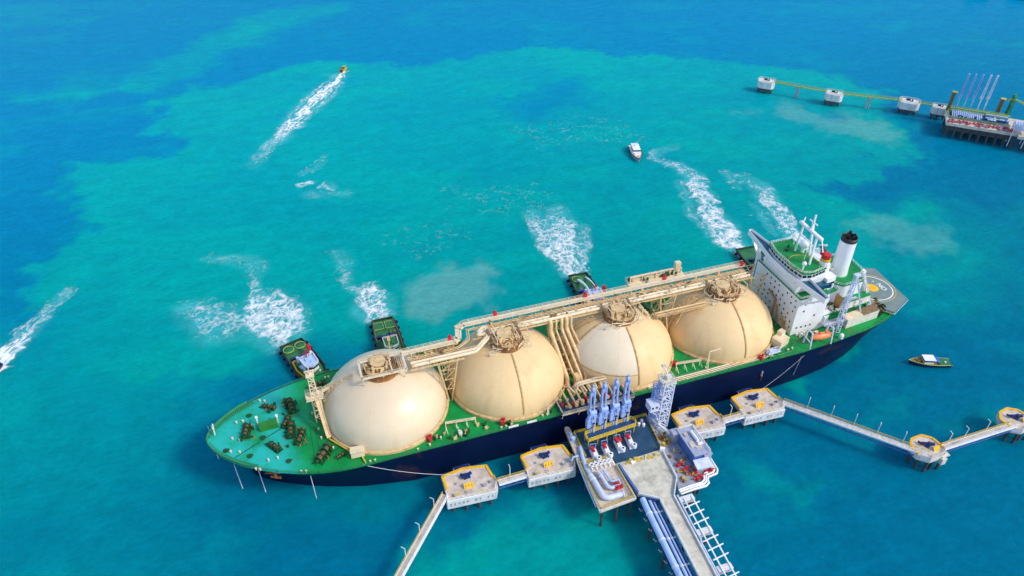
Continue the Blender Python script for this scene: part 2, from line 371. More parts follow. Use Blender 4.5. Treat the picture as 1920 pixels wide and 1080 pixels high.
teal *= 1-.75*sstep(-10, 16, sdpoly(wX, wY, DEEP)); teal *= 1-.75*sstep(-6, 8, sdpoly(X+n3*10, Y+n4*10, DEEP2)); teal *= 1-.72*sstep(-10, 12, sdpoly(X+n3*10, Y+n4*10, SHIP_SHADE))
big = fbm(X, Y, 120, 131, 5); fine = fbm(X*.55+Y*.2, Y, 22, 151, 5)
aer = np.zeros_like(X)
for p_, k_ in FO[:-1]:
    x0, x1, y0, y1 = p_[2]; mk = (X > x0-12) & (X < x1+12) & (Y > y0-12) & (Y < y1+12); aer[mk] = np.maximum(aer[mk], (p_[1](X[mk]+n3[mk]*9, Y[mk]+n4[mk]*9)*(.45+.9*n5[mk]+.3)))
teal = np.clip(teal*(.80+.5*(big-.5)+.5*(fine-.5)*1.1+.08)+ .30*sstep(.50, .72, fine*.6+big*.4), 0, 1)
sand = np.zeros_like(X)
for P, a, so_ in SANDS: sand = np.maximum(sand, a*sstep(-3, so_, sdpoly(wX, wY, P))*(.75+.6*(fine-.4)))
near = 1-sstep(-60, 330, Y*.95-X*.05)                       # deeper, greener water on the near side of the berth
ny, nx = X.shape
me = bpy.data.meshes.new('water')
me.vertices.add(nx*ny); co = np.zeros((nx*ny, 3), np.float32); co[:, 0] = X.ravel(); co[:, 1] = Y.ravel(); me.vertices.foreach_set('co', co.ravel())
idx = np.arange(nx*ny).reshape(ny, nx); q = np.stack([idx[:-1, :-1], idx[:-1, 1:], idx[1:, 1:], idx[1:, :-1]], -1).reshape(-1, 4)
me.loops.add(q.size); me.loops.foreach_set('vertex_index', q.ravel()); me.polygons.add(len(q)); me.polygons.foreach_set('loop_start', np.arange(0, q.size, 4))
me.update(calc_edges=True)
at = me.color_attributes.new('plume', 'FLOAT_COLOR', 'POINT')
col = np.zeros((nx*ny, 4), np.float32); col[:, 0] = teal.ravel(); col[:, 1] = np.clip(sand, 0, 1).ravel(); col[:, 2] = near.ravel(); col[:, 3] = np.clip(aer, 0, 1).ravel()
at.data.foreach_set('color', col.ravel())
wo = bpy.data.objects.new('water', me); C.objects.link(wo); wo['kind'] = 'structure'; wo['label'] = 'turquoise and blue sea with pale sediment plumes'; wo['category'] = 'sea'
def water_mat():
    m = bpy.data.materials.new('sea_water'); m.use_nodes = True; t = m.node_tree; L = t.links.new; N = t.nodes.new
    t.nodes.remove(t.nodes['Principled BSDF'])
    sss = N('ShaderNodeSubsurfaceScattering'); sss.falloff = 'BURLEY'; sss.inputs['Scale'].default_value = 7; sss.inputs['Radius'].default_value = (1, 1, 1)
    dif = N('ShaderNodeBsdfDiffuse'); glo = N('ShaderNodeBsdfGlossy'); glo.inputs['Roughness'].default_value = .22
    fr = N('ShaderNodeFresnel'); fr.inputs['IOR'].default_value = 1.33; fm = N('ShaderNodeMath'); fm.operation = 'MULTIPLY'; fm.inputs[1].default_value = .13; L(fr.outputs[0], fm.inputs[0])
    mA = N('ShaderNodeMixShader'); mA.inputs[0].default_value = .72; mB = N('ShaderNodeMixShader'); L(dif.outputs[0], mA.inputs[1]); L(sss.outputs[0], mA.inputs[2])
    L(fm.outputs[0], mB.inputs[0]); L(mA.outputs[0], mB.inputs[1]); L(glo.outputs[0], mB.inputs[2]); L(mB.outputs[0], t.nodes['Material Output'].inputs['Surface'])
    ca = N('ShaderNodeVertexColor'); ca.layer_name = 'plume'; sp = N('ShaderNodeSeparateColor'); L(ca.outputs[0], sp.inputs[0])
    tc = N('ShaderNodeTexCoord')
    def mix(f, a, c, bt='MIX'):
        x = N('ShaderNodeMix'); x.data_type = 'RGBA'; x.blend_type = bt
        for s, v in ((0, f), (6, a), (7, c)):
            if hasattr(v, 'node'): L(v, x.inputs[s])
            elif s == 0: x.inputs[0].default_value = v
            else: x.inputs[s].default_value = (*v, 1)
        return x.outputs[2]
    def noise(sc_, det, rough=.6, stretch=(1, 1, 1)):
        mp = N('ShaderNodeMapping'); mp.inputs['Scale'].default_value = stretch; L(tc.outputs['Object'], mp.inputs[0])
        n = N('ShaderNodeTexNoise'); n.inputs['Scale'].default_value = sc_; n.inputs['Detail'].default_value = det; n.inputs['Roughness'].default_value = rough; L(mp.outputs[0], n.inputs['Vector']); return n.outputs[0]
    def rng(v, a, c, lo, hi):
        r = N('ShaderNodeMapRange'); L(v, r.inputs[0])
        for i, k in enumerate((a, c, lo, hi)): r.inputs[i+1].default_value = k
        return r.outputs[0]
    blue = mix(sp.outputs[2], WATER['blue_far'], WATER['blue_near']); tea = mix(sp.outputs[2], WATER['teal_far'], WATER['teal_near'])
    c = mix(sp.outputs[0], blue, tea); c = mix(sp.outputs[1], c, WATER['sand']); fa_ = N('ShaderNodeMath'); fa_.operation = 'MULTIPLY'; fa_.inputs[1].default_value = .62; L(ca.outputs['Alpha'], fa_.inputs[0]); c = mix(fa_.outputs[0], c, WATER['aerated'])
    mott = rng(noise(.09, 8, .72, (1, 1.6, 1)), .3, .7, .86, 1.14); c = mix(1.0, c, mott, 'MULTIPLY'); c = mix(1.0, c, rng(noise(.42, 6, .7, (.8, 1.3, 1)), .3, .7, .87, 1.13), 'MULTIPLY')
    # fine broken crests drifting over the surface
    st = noise(.55, 6, .75, (1.0, .55, 1)); pt = noise(.03, 3, .6)
    s1 = rng(st, .60, .78, 0, 1); s2 = rng(pt, .42, .65, 0, .30)
    mu = N('ShaderNodeMath'); mu.operation = 'MULTIPLY'; L(s1, mu.inputs[0]); L(s2, mu.inputs[1]); c = mix(mu.outputs[0], c, WATER['crest'])
    L(c, sss.inputs['Color']); L(c, dif.inputs['Color'])
    wv = noise(.75, 5, .6, (1, .6, 1)); wl = noise(.12, 3, .5, (1, .7, 1))
    ad = N('ShaderNodeMath'); ad.operation = 'MULTIPLY_ADD'; L(wl, ad.inputs[0]); ad.inputs[1].default_value = 2.2; L(wv, ad.inputs[2])
    bp = N('ShaderNodeBump'); bp.inputs['Strength'].default_value = .42; bp.inputs['Distance'].default_value = .55; L(ad.outputs[0], bp.inputs['Height']); L(bp.outputs[0], dif.inputs['Normal']); L(bp.outputs[0], glo.inputs['Normal']); L(bp.outputs[0], fr.inputs['Normal'])
    return m
WATER = dict(blue_far=(.0003,.228,.425), blue_near=(.0003,.14,.235), teal_far=(.0006,.362,.375), teal_near=(.0006,.295,.262), sand=(.12,.37,.36), crest=(.10,.56,.62), aerated=(.10,.52,.56))
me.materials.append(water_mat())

# ------------------------------------------------------------------ foam
def foam_mat():
    m = bpy.data.materials.new('sea_foam'); m.use_nodes = True; t = m.node_tree; L = t.links.new; N = t.nodes.new
    b = t.nodes['Principled BSDF']; b.inputs['Base Color'].default_value = (.86, .91, .93, 1); b.inputs['Roughness'].default_value = .8
    ca = N('ShaderNodeVertexColor'); ca.layer_name = 'cover'; sp = N('ShaderNodeSeparateColor'); L(ca.outputs[0], sp.inputs[0]); L(sp.outputs[0], b.inputs['Alpha'])
    return m
FOAM = foam_mat(); FOAM_SOLID = mat("spray_white", (.82,.87,.9), .7)
def foam(label, env, bounds, cell=.45, seed=1, s=6, thr=.60, gain=1.75, along=None, strength=1.0):
    """lacy foam: env(x, y) in 0..1 opens the lace"""
    x0, x1, y0, y1 = bounds; gx = np.arange(x0, x1, cell); gy = np.arange(y0, y1, cell); X, Y = np.meshgrid(gx, gy)
    a, bb = fbm(X, Y, s*1.6, seed, 4)-.5, fbm(X, Y, s*1.6, seed+9, 4)-.5
    U, V = X+a*s*1.3, Y+bb*s*1.3
    if along is not None:
        c_, s_ = math.cos(along), math.sin(along); U, V = (U*c_+V*s_)/2.6, -U*s_+V*c_
    r1 = 1-np.abs(2*fbm(U, V, s, seed+20, 3, .5)-1)*2.3; r2 = 1-np.abs(2*fbm(U, V, s*.42, seed+40, 4, .6)-1)*2.2
    lace = np.maximum(r1, .92*r2)*.75+.35*fbm(X, Y, s*.3, seed+60, 4)
    e = env(X+a*s*2.2, Y+bb*s*2.2)
    d = np.clip((lace-(1.0-.62*e)-(thr-.6))*gain, 0, 1)**1.15*sstep(0, .22, e)*strength*(.45+.55*sstep(.2,.9,e))
    d = np.clip(d, 0, 1)
    cc = np.maximum(np.maximum(d[:-1, :-1], d[:-1, 1:]), np.maximum(d[1:, :-1], d[1:, 1:])) > .035
    idx = np.arange(X.size).reshape(X.shape); q = np.stack([idx[:-1, :-1][cc], idx[:-1, 1:][cc], idx[1:, 1:][cc], idx[1:, :-1][cc]], -1)
    if not len(q): return
    us, inv = np.unique(q, return_inverse=True); inv = inv.reshape(q.shape)
    me = bpy.data.meshes.new('foam_wake'); me.vertices.add(len(us))
    zz = .05+.25*d.ravel()[us]*fbm(X, Y, 2.5, seed+80, 3).ravel()[us]
    co = np.stack([X.ravel()[us], Y.ravel()[us], zz], -1).astype(np.float32); me.vertices.foreach_set('co', co.ravel())
    me.loops.add(inv.size); me.loops.foreach_set('vertex_index', inv.ravel().astype(np.int32)); me.polygons.add(len(inv)); me.polygons.foreach_set('loop_start', np.arange(0, inv.size, 4))
    me.update(calc_edges=True)
    at = me.color_attributes.new('cover', 'FLOAT_COLOR', 'POINT'); cl = np.ones((len(us), 4), np.float32); cl[:, 0] = d.ravel()[us]; at.data.foreach_set('color', cl.ravel())
    me.materials.append(FOAM); o = bpy.data.objects.new('foam_wake', me); C.objects.link(o); tag(o, label, 'foam', 'foam wakes on the water', 'stuff'); return o
for p_, k_ in FO: foam(*p_, **k_)
# ------------------------------------------------------------------ the gas carrier
ship = thing('gas_carrier', 'long gas carrier with navy hull, green deck and four cream domes', 'ship', (0,0,0))
def zd(s): return 15.3+3.3*max(0, min(1, (-18-s)/39))**1.4
DK = [(-57,0),(-56.7,1.8),(-56,3.4),(-55,5.1),(-53,7.7),(-50,10.5),(-47,12.8),(-42,15.7),(-37,18),(-30,20.5),(-25,21.7),(-18,22.8),(-8,23.2),(150,23.2),(165,22.2),(180,20.6),(190,18.8),(197,16.6),(201,14.6),(203,13)]
WL = [(-47,0),(-46.6,1.0),(-46,2),(-45,3),(-43.5,4.4),(-41,6.2),(-38.5,7.7),(-34.5,9.8),(-30,12),(-24,14.6),(-19,16.3),(-12,18.4),(4,21.4),(138,23.0),(152,22.2),(166,20.3),(178,17.2),(186,14),(192,11),(196,8)]
def lp(T, s): return float(np.interp(s, [a for a, b in T], [b for a, b in T]))
DKs = []                                    # common stations
for (a, b), (c, d) in zip(DK[:-1], DK[1:]):
    k = 10 if c-a > 60 else 2
    DKs += [i/k for i in range(k)]
us = np.concatenate([np.linspace(i, i+1, 11 if i == 12 else 3)[:-1] for i in range(len(DK)-1)]+[[len(DK)-1]])
ii = np.arange(len(DK))
ds, db = np.interp(us, ii, [a for a, b in DK]), np.interp(us, ii, [b for a, b in DK])
ws, wb = np.interp(us, ii, [a for a, b in WL]), np.interp(us, ii, [b for a, b in WL])
lev = [-.12, 0, .2, .45, .7, .88, 1]
mb = MB(); nU = len(us); rows = []
for t in lev:
    g = max(0, t)**1.5
    rows.append([(ws[i]+(ds[i]-ws[i])*g, wb[i]+(db[i]-wb[i])*g, (zd(ds[i])+.25)*t) for i in range(nU)])
for side in (-1, 1):
    vs = [(x, side*y, z) for r_ in rows for x, y, z in r_]
    fs = []
    for k in range(len(lev)-1):
        for i in range(nU-1):
            f = (k*nU+i, k*nU+i+1, (k+1)*nU+i+1, (k+1)*nU+i); fs.append(f if side < 0 else f[::-1])
    mb.add(vs, fs, 0, True)
# transom
n = nU-1
tv = [(r_[n][0], s_*r_[n][1], r_[n][2]) for r_ in rows for s_ in (-1, 1)]
mb.add(tv, [(2*k, 2*k+1, 2*k+3, 2*k+2) for k in range(len(lev)-1)], 0)
mb.build('hull', M['hull'], ship)
def deck_strip(a, b, name, m):
    d = MB(); k = [i for i in range(nU) if a-.01 <= ds[i] <= b+.01]
    vs = []
    for i in k: vs += [(ds[i], -db[i], zd(ds[i])), (ds[i], -db[i]*.5, zd(ds[i])+.12), (ds[i], db[i]*.5, zd(ds[i])+.12), (ds[i], db[i], zd(ds[i]))]
    fs = [(4*j+c, 4*j+4+c, 4*j+5+c, 4*j+1+c) for j in range(len(k)-1) for c in range(3)]
    d.add(vs, fs); return d.build(name, m, ship)
deck_strip(-57, -21.5, 'foredeck', M['foredeck']); deck_strip(-21.5, 203, 'main_deck', M['deck'])
def edge(s, inset=.35): return lp(DK, s)-inset
def at(s, wd, dz=0): return (s, wd, zd(s)+dz)
# bulwark round the bow, with ribs on its inside
mb = MB(); bs = [i for i in range(nU) if ds[i] <= -43]
for side in (-1, 1):
    for a, b in zip(bs[:-1], bs[1:]):
        p = lambda i, z: (ds[i], side*(db[i]), zd(ds[i])+z)
        q = lambda i, z: (ds[i]+.25, side*max(0, db[i]-.3), zd(ds[i])+z)
        vs = [p(a,.2), p(b,.2), p(b,1.3), p(a,1.3), q(a,.2), q(b,.2), q(b,1.3), q(a,1.3)]
        mb.add(vs, [(0,1,2,3),(7,6,5,4),(3,2,6,7)] if side < 0 else [(3,2,1,0),(4,5,6,7),(7,6,2,3)])
    for k in range(26):
        s_ = -56.3+k*.54; e = edge(s_, .3); mb.bar(at(s_, side*e, .9), at(s_+.5, side*max(0, e-1.5), .15), .2, .3)
mb.build('bulwark', M['rail_green'], ship)
mb = MB()
for side in (-1, 1):
    pts = [at(s_, side*edge(s_)) for s_ in [-43,-37,-30,-25,-18,-8,20,50,100,150,165,180,190,197,202]]
    mb.rail(pts, 1.1, .11, 3.2)
mb.build_each('deck_railing', M['rail_green'], ship)

# -------- tank covers
TS = [0, 43.1, 85.4, 127.9]; RT = 20.5; HT = 17.5; ZT = 15.4
def tp(ti, az, el, off=0):
    a, e = R(az), R(el); return (TS[ti]+(RT+off)*math.cos(e)*math.cos(a), (RT+off)*math.cos(e)*math.sin(a), ZT+1.6+(HT-1.6+off)*math.sin(e))
seams = [[], [-92], [-92, -172, 170], [-92, 178]]
for ti in range(4):
    mb = MB(); na, ne = 120, 30; vs = []; fs = [[], [], []]
    for j in range(ne+1):
        el = 78*j/ne
        for i in range(na): vs.append(tp(ti, 360*i/na, el))
    base = len(vs)
    for i in range(na): a = 2*math.pi*i/na; vs.append((TS[ti]+RT*math.cos(a), RT*math.sin(a), ZT-.3))
    for j in range(ne):
        for i in range(na):
            az = 360*(i+.5)/na; az = az-360 if az > 180 else az; el = 78*(j+.5)/ne
            pale = ti == 2 and ((-172 < az < -92 and el > 17) )
            fs[1 if pale else 2 if el > 71.5 else 0].append((j*na+i, j*na+(i+1) % na, (j+1)*na+(i+1) % na, (j+1)*na+i))
    fs[0] += [(base+i, base+(i+1) % na, (i+1) % na, i) for i in range(na)]
    o = len(mb.v); mb.add(vs, fs[0], 0, True)
    mb.f += [list(f) for f in fs[1]]; mb.m += [1]*len(fs[1]); mb.sm += [True]*len(fs[1]); mb.f += [list(f) for f in fs[2]]; mb.m += [2]*len(fs[2]); mb.sm += [True]*len(fs[2])
    tc = mb.build('tank_cover', [M['creamp'] if ti == 0 else M['cream'], M['creamw'], M['creamd']], ship, ['pale clean cover of the foremost tank', 'cream cover with one rusty seam', 'cover with a whiter repainted panel between seams', 'deep cream cover beside the white superstructure'][ti])
    # base ledge
    mb = MB(); mb.lathe([(RT+.05, ZT-.3), (RT+.75, ZT-.2), (RT+.75, ZT+.9), (RT+.1, ZT+1.15)], TS[ti], 0, 96, caps=False, sm=False)
    for k in range(60):
        a = 2*math.pi*k/60; mb.bar((TS[ti]+(RT+.7)*math.cos(a), (RT+.7)*math.sin(a), ZT+.9), (TS[ti]+(RT+.7)*math.cos(a), (RT+.7)*math.sin(a), ZT+1.9), .08)
    mb.tube([(TS[ti]+(RT+.7)*math.cos(2*math.pi*k/60), (RT+.7)*math.sin(2*math.pi*k/60), ZT+1.9) for k in range(60)], .06, 5, closed=True)
    mb.build('base_ring', M['creamd'], tc)
    mb = MB()
    for az in range(20, 380, 45): mb.tube([tp(ti, az, e, -.03) for e in range(1, 73, 6)], .07, 4)
    mb.build_each('plate_seam', M['creamd'], tc)
    for az in seams[ti]:
        mb = MB(); mb.tube([tp(ti, az, e, -.14) for e in range(2, 73, 5)], .42 if abs(az) < 100 else .45, 8); mb.build('seam', M['seam'], tc)
    if ti == 2: mb = MB(); mb.tube([tp(2, az, 17, -.05) for az in range(-172, -90, 4)], .22, 6); mb.build('seam', M['seam'], tc)
    # crown: rusty ring, flat top, domes and valves
    x = TS[ti]; mb = MB(); zc = ZT+HT
    mb.lathe([(6.0, zc-1.6), (5.9, zc-.4), (5.3, zc+.9), (5.5, zc+.95), (5.5, zc+1.25)], x, 0, 40, 0, caps=False)
    for k in range(20):
        a = 2*math.pi*k/20; mb.bar((x+5.65*math.cos(a), 5.65*math.sin(a), zc-1), (x+5.45*math.cos(a), 5.45*math.sin(a), zc+1.1), .22, .4)
    mb.build('crown_ring', M['rust'], tc)
    mb = MB(); mb.cyl(x, 0, zc+.6, zc+1.35, 5.2, n=40)
    mb.cyl(x-.6, .6, zc+1.3, zc+2.7, 2.3); mb.cyl(x-.6, .6, zc+2.7, zc+3.0, 2.6)
    rnd = random.Random(40+ti)
    for k in range(26):
        a = rnd.random()*6.28; r = 2.4+rnd.random()*2.4; px, py = x+r*math.cos(a), r*math.sin(a); h = .5+rnd.random()*1.6
        if k % 3: mb.cyl(px, py, zc+1.3, zc+1.3+h, .16+.3*rnd.random(), n=8)
        else: mb.box(px, py, zc+1.3+h/2, .6+rnd.random(), .5+rnd.random()*.8, h, rnd.random())
    for k in range(7):
        a = rnd.random()*6.28; b = a+.7+rnd.random(); r = 2.8+rnd.random()*2; z = zc+1.7+rnd.random()
        mb.tube([(x+r*math.cos(a), r*math.sin(a), zc+1.3), (x+r*math.cos(a), r*math.sin(a), z), (x+r*.7*math.cos(b), r*.7*math.sin(b), z), (x+1.3*math.cos(b), 1.3*math.sin(b), z+.3)], .2, 7)
    mb.rail([(x+5.3*math.cos(2*math.pi*k/14), 5.3*math.sin(2*math.pi*k/14), zc+1.25) for k in range(14)], 1.1, .09, 5, closed=True)
    mb.build('crown_valves', M['creamd'], tc)
    mb = MB()
    for k in range(22):
        a = rnd.random()*6.28; r = 2.3+rnd.random()*2.7; mb.box(x+r*math.cos(a), r*math.sin(a), zc+1.55, .5+rnd.random(), .4+rnd.random(), .5+.6*rnd.random(), rnd.random())
    mb.build_each('crown_fitting', M['rust'], tc)
    # stair up the cover
    mb = MB(); az = [172, 166, 160, 168][ti]
    P = [tp(ti, az, e, .5) for e in range(4, 70, 6)]
    for d in (-.55, .55):
        mb.tube([(p[0], p[1]+d, p[2]) for p in P], .13, 5); mb.tube([(p[0], p[1]+d, p[2]+1) for p in P], .07, 5)
    for p in P: mb.box(p[0], p[1], p[2], .5, 1.2, .1)
    mb.build('tank_stair', M['creamd'], tc)
    # red hose boxes at the foot
    mb = MB()
    for az, el in ([(-62, 0)], [(-112, 0)], [(-40, 0)], [(-75, 2)])[ti]:
        p = tp(ti, az, 0, 1.4); mb.box(p[0], p[1], ZT+.9, 1.8, 1.1, 1.7, R(az)); mb.cyl(p[0]+.6, p[1], ZT+1.7, ZT+2.5, .4, n=8)
    mb.build('hose_box', M['red'], tc)

# cage of walkways round the foremost crown
mb = MB(); cx0, cx1, cy0, cy1, cz = -6.6, 7.6, -5.6, 2.4, 35.2
for a, b in (((cx0,cy0),(cx1,cy0)), ((cx1,cy0),(cx1,cy1)), ((cx1,cy1),(cx0,cy1)), ((cx0,cy1),(cx0,cy0)), ((3,cy0),(3,cy1))):
    mb.bar((*a, cz), (*b, cz), .75, .25); mb.rail([(*a, cz+.1), (*b, cz+.1)], 1.1, .1, 2)
for p in ((cx0,cy0),(cx1,cy0),(cx0,cy1),(cx1,cy1),(0,cy0),(0,cy1)): mb.bar((*p, cz), (p[0]*.9, p[1]*.9, 31.4), .22)
mb.build('crown_walkway', M['walk'], ship)
mb = MB()
for k in range(6): mb.bar((3.7+k*.55, -4.6, 35.1), (3.7+k*.55, 1.6, 35.1), .25, .4)
mb.bar((2.4,-5.2,35.5), (2.4,2.0,35.5), .9, .3)
mb.build('crown_grating', M['grate'], ship)

# -------- the long pipe trunk
zk = 34.6
far0 = [(7.5, 2.0), (25.5, 2.3), (27.2, 3.2), (28.4, 8.0), (30.4, 9.6), (142, 9.6)]
def off(path, d, z):
    out = []
    for i, (x, y) in enumerate(path):
        a = Vector(path[min(i+1, len(path)-1)])-Vector(path[max(i-1, 0)]); a.normalize(); n = Vector((-a.y, a.x))
        out.append((x+n.x*d, y+n.y*d, z))
    return out
mb = MB(); P = off(far0, 0, zk+.7)
for a, b in zip(P[:-1], P[1:]): mb.bar(a, b, 2.1, .3)
mb.build('trunk_walkway', M['walk'], ship)
mb = MB(); Q = off(far0, .95, zk+.8); Q2 = off(far0, -.95, zk+.8); mb.rail(Q, 1.15, .09, 2.5); mb.rail(Q2, 1.15, .08, 2.5)
mb.build('trunk_railing', M['walk'], ship)
for d, r, dz, m_ in ((-1.7,.16,-.1,'creamd'), (-2.4,.2,-.1,'creamd'), (-3.1,.16,-.1,'creamd'), (-4.6,.52,.1,'walk'), (-5.9,.58,0,'walk')):
    base = [(9, 1.9), (26.2, 2.0), (28.6, 3.4), (29.6, 8.8), (31.5, 9.5), (141, 9.5)] if d > -3 else [(9.5, 1.9), (33.2+d*.4, 1.9), (34.4+d*.4, 3.0), (34.6+d*.4, 8.6), (36+d*.4, 9.5), (141, 9.5)]
    # round the elbows
    pts = off(base, d, zk+dz); out = [Vector(pts[0])]
    for i in range(1, len(pts)-1):
        a, p, c = Vector(pts[i-1]), Vector(pts[i]), Vector(pts[i+1]); h = min(1.0, (a-p).length*.45, (c-p).length*.45)
        s_, e_ = p+(a-p).normalized()*h, p+(c-p).normalized()*h
        out += [s_*(1-t)**2+p*2*t*(1-t)+e_*t*t for t in (0, .33, .67, 1)]
    out.append(Vector(pts[-1]))
    mb = MB(); mb.tube(out, r, 10)
    for s_ in range(40, 140, 9): mb.tube([(s_, 9.5+d, zk+dz), (s_+.5, 9.5+d, zk+dz)], r+.13, 10)
    mb.build('cargo_pipe', M[m_], ship)
mb = MB()
for s_ in np.arange(11, 26, 2.0): mb.bar((s_, -4.6, zk-.75), (s_, 3.2, zk-.75), .28, .4)
for s_ in np.arange(34, 142, 2.4): mb.bar((s_, 3.0, zk-.75), (s_, 11.0, zk-.75), .25, .4)
for (a, b) in (((9,-4.8),(27,-4.8)), ((9,3.0),(27,3.0)), ((32,3.1),(142,3.1)), ((32,10.8),(142,10.8))):
    mb.bar((*a, zk-1.05), (*b, zk-1.05), .35, .55)
mb.build('trunk_frame', M['creamd'], ship)
mb = MB()
for s_ in np.arange(36, 140, 1.2): mb.bar((s_, 5.6, zk-.35), (s_, 8.4, zk-.35), .95, .08)
for s_ in np.arange(11, 27, 1.2): mb.bar((s_, -1.8, zk-.35), (s_, .9, zk-.35), .95, .08)
mb.build_each('trunk_grating', M['grate'], ship)
mb = MB()
for s_, ys in ((21.4, (-4.6, 2.8)), (64.2, (3.2, 10.6)), (106.6, (3.2, 10.6)), (149-4, (3.2, 10.6))):
    for y in ys:
        for dx in (-3.2, 3.2): mb.bar((s_+dx, y, zk-1.2), (s_+dx*.15, y, 15.3), .45)
        mb.bar((s_-3.2, y, zk-1.4), (s_+3.2, y, zk-1.4), .3)
        for z, k in ((30, .75), (25.5, .5), (21, .3)):
            mb.bar((s_-3.2*k, y, z), (s_+3.2*k, y, z), .22); mb.bar((s_-3.2*k, y, z), (s_+3.2*min(1, k+.22), y, min(zk-1.4, z+4.2)), .2)
    for z in (31, 25, 19): mb.bar((s_-1, ys[0], z), (s_-1, ys[1], z+3), .2); mb.bar((s_+1, ys[0], z+3), (s_+1, ys[1], z), .2)
mb.build_each('trunk_support', M['creamd'], ship)
for i, (s_, y) in enumerate(((24.3, 3.6), (42.5, 10.9), (76.5, 10.4), (108.5, 10.6), (140.6, 9))):
    mb = MB(); mb.box(s_, y, zk+1.6, 1.3, .9, 1.5); mb.cyl(s_, y, zk+2.3, zk+2.9, .35, n=8); mb.build('hose_cabinet', M['red'], ship)
rnd = random.Random(21); mb, mg_ = MB(), MB()
for k in range(90):
    s_ = rnd.uniform(36, 141) if k > 14 else rnd.uniform(10, 25); y0 = 0 if s_ > 30 else -7.6
    y = y0+rnd.choice([3.2, 4.3, 5.4, 6.6, 7.6, 8.2]); h = rnd.uniform(.4, 1.5); q_ = mb if k % 3 else mg_
    if k % 2: q_.box(s_, y, zk+h/2-.2, rnd.uniform(.3, 1.1), rnd.uniform(.25, .8), h, rnd.choice([0, .3]))
    else: q_.bar((s_, y, zk-.8), (s_+rnd.uniform(-.4, .4), y, zk+h+.3), .18); q_.bar((s_, y, zk+h), (s_+rnd.uniform(.8, 2.4), y+rnd.uniform(-.8, .8), zk+h*.6), .16)
mb.build_each('trunk_fitting', M['creamd'], ship, gap=.5); mg_.build_each('trunk_fitting', M['grate'], ship, gap=.5)
mb = MB()
for x in TS[1:]:
    for k in range(14):
        a = rnd.uniform(0, 6.28); r = rnd.uniform(5.4, 8.2); px_, py_ = x+r*math.cos(a), r*math.sin(a)*.8-.5; zb = 31.2-(r-5.4)*.5
        mb.bar((px_, py_, zb-.6), (px_, py_, zk+rnd.uniform(-1.2, .6)), .16)
        b_ = a+rnd.uniform(.3, .9); mb.tube([(px_, py_, zk-1.0), (x+r*.9*math.cos(b_), r*.72*math.sin(b_)-.5, zk-1.2), (x+4.6*math.cos(b_), 4.6*math.sin(b_), zk-.6)], .15, 6)
    mb.rail([(x-7.4, -4.6, 32.0), (x+7.4, -4.6, 32.0)], 1.6, .11, 2.4); mb.bar((x-7.4, -4.6, 32.0), (x+7.4, -4.6, 32.0), .7, .14)
mb.build_each('crown_frame', M['walk'], ship, gap=.4)
# small ladders and posts from trunk to each crown
mb = MB()
for x in TS[1:]:
    for dx in (-5.6, 4.6): mb.bar((x+dx, 4.2, zk+1.4), (x+dx+.6, -3.0, zk-1.2), .9, .18); mb.bar((x+dx, 4.2, zk+2.2), (x+dx+.6, -3.0, zk-.3), .12)
mb.build_each('crown_ramp', M['grate'], ship)
mb = MB()
for x in TS[1:]:
    for dx in (-4.2, 3.4, 7.2): mb.bar((x+dx, 3.2, zk-.6), (x+dx, 3.4, zk+1.6), .3); mb.bar((x+dx, -3.4, zk-1.6), (x+dx, -3.2, zk+2.2), .25); mb.bar((x+dx, 3.2, zk+1.4), (x+dx, -3.4, zk+2.0), .25)
    for dy in (-1.5, 1.2, 2.8): mb.tube([(x-3, dy+.5, zk-.2), (x+1.5, dy, zk+.1), (x+3.5, dy+1.5, zk)], .3, 7)
mb.build_each('crown_pipe', M['walk'], ship)
# second bridge near the last two domes
mb = MB(); 
for y in (-2.6, -1.2): mb.tube([(98.5, y-.8, 31.4), (119, y-.8, 31.4)], .42, 8)
mb.rail([(98.5, -4.2, 31.2), (119, -4.2, 31.2)], 1.1, .1, 2); mb.bar((98.5,-2.6,30.8), (119,-2.6,30.8), 2.6, .2)
for s_ in (103, 110): mb.bar((s_, -2.6, 30.7), (106.6, -1, 15.4), .4); mb.bar((s_, -2.6, 30.7), (106.6, 3.2, 26), .3)
mb.build('cross_bridge', M['creamd'], ship)
mb = MB()
for k in range(4): mb.box(96.2+.2*k, 3-k*1.6, 32.8, 1.0, 1.2, 1.6+.4*(k % 2)); 
mb.bar((94.6,4.5,35.8), (94.8,4,31), .3); mb.rail([(95.2,4,33),(96.6,-4.5,31.6)], 1.2, .1, 1.5)
mb.build('gas_heater', M['dkgreen'], ship)

# big down-pipes to the manifold
for s0, s1, r, yb in ((60.2, 61.8, .75, -11), (62.3, 64.2, .35, -12), (64.4, 66.4, .55, -12.5), (66.2, 68.6, .7, -11), (68, 71.4, .4, -12.5)):
    mb = MB(); mb.tube([(s0, 4, zk-.3), (s0, 3.2, zk-.5), (s0, 2.6, zk-1.3), (s0, 2.4, 30.6), (s0+.1, 1.8, 29.6), (s1-.1, yb+1, 19.6), (s1, yb, 18.4), (s1, yb-.3, 16.6), (s1, yb-1.5, 16.3), (s1+.1, -16.5, 16.3)], r, 10)
    mb.build('manifold_riser', M['creamd'], ship)
mb = MB()
for z, y in ((28, 0.6), (24.5, -3.6), (21.2, -8)): mb.bar((59, y, z-.9), (70.5, y, z-.9), .4, .5); mb.bar((59.3, y, z-.9), (59.3, y, 15.4), .3); mb.bar((70.3, y, z-.9), (70.3, y, 15.4), .3); mb.bar((59.3,y,16.5), (70.3,y,z-1), .18)
mb.box(64.6, -12.2, 18.2, 1.5, 2.6, 5.4); 
mb.build('riser_frame', M['creamd'], ship)
mb = MB()
for y, z in ((-14.5, 19.4), (-16.2, 20.2)): mb.tube([(63, y, z-2.5), (63.4, y, z-.4), (64.4, y, z), (80.2, y, z)], .55 if y > -15 else .3, 10)
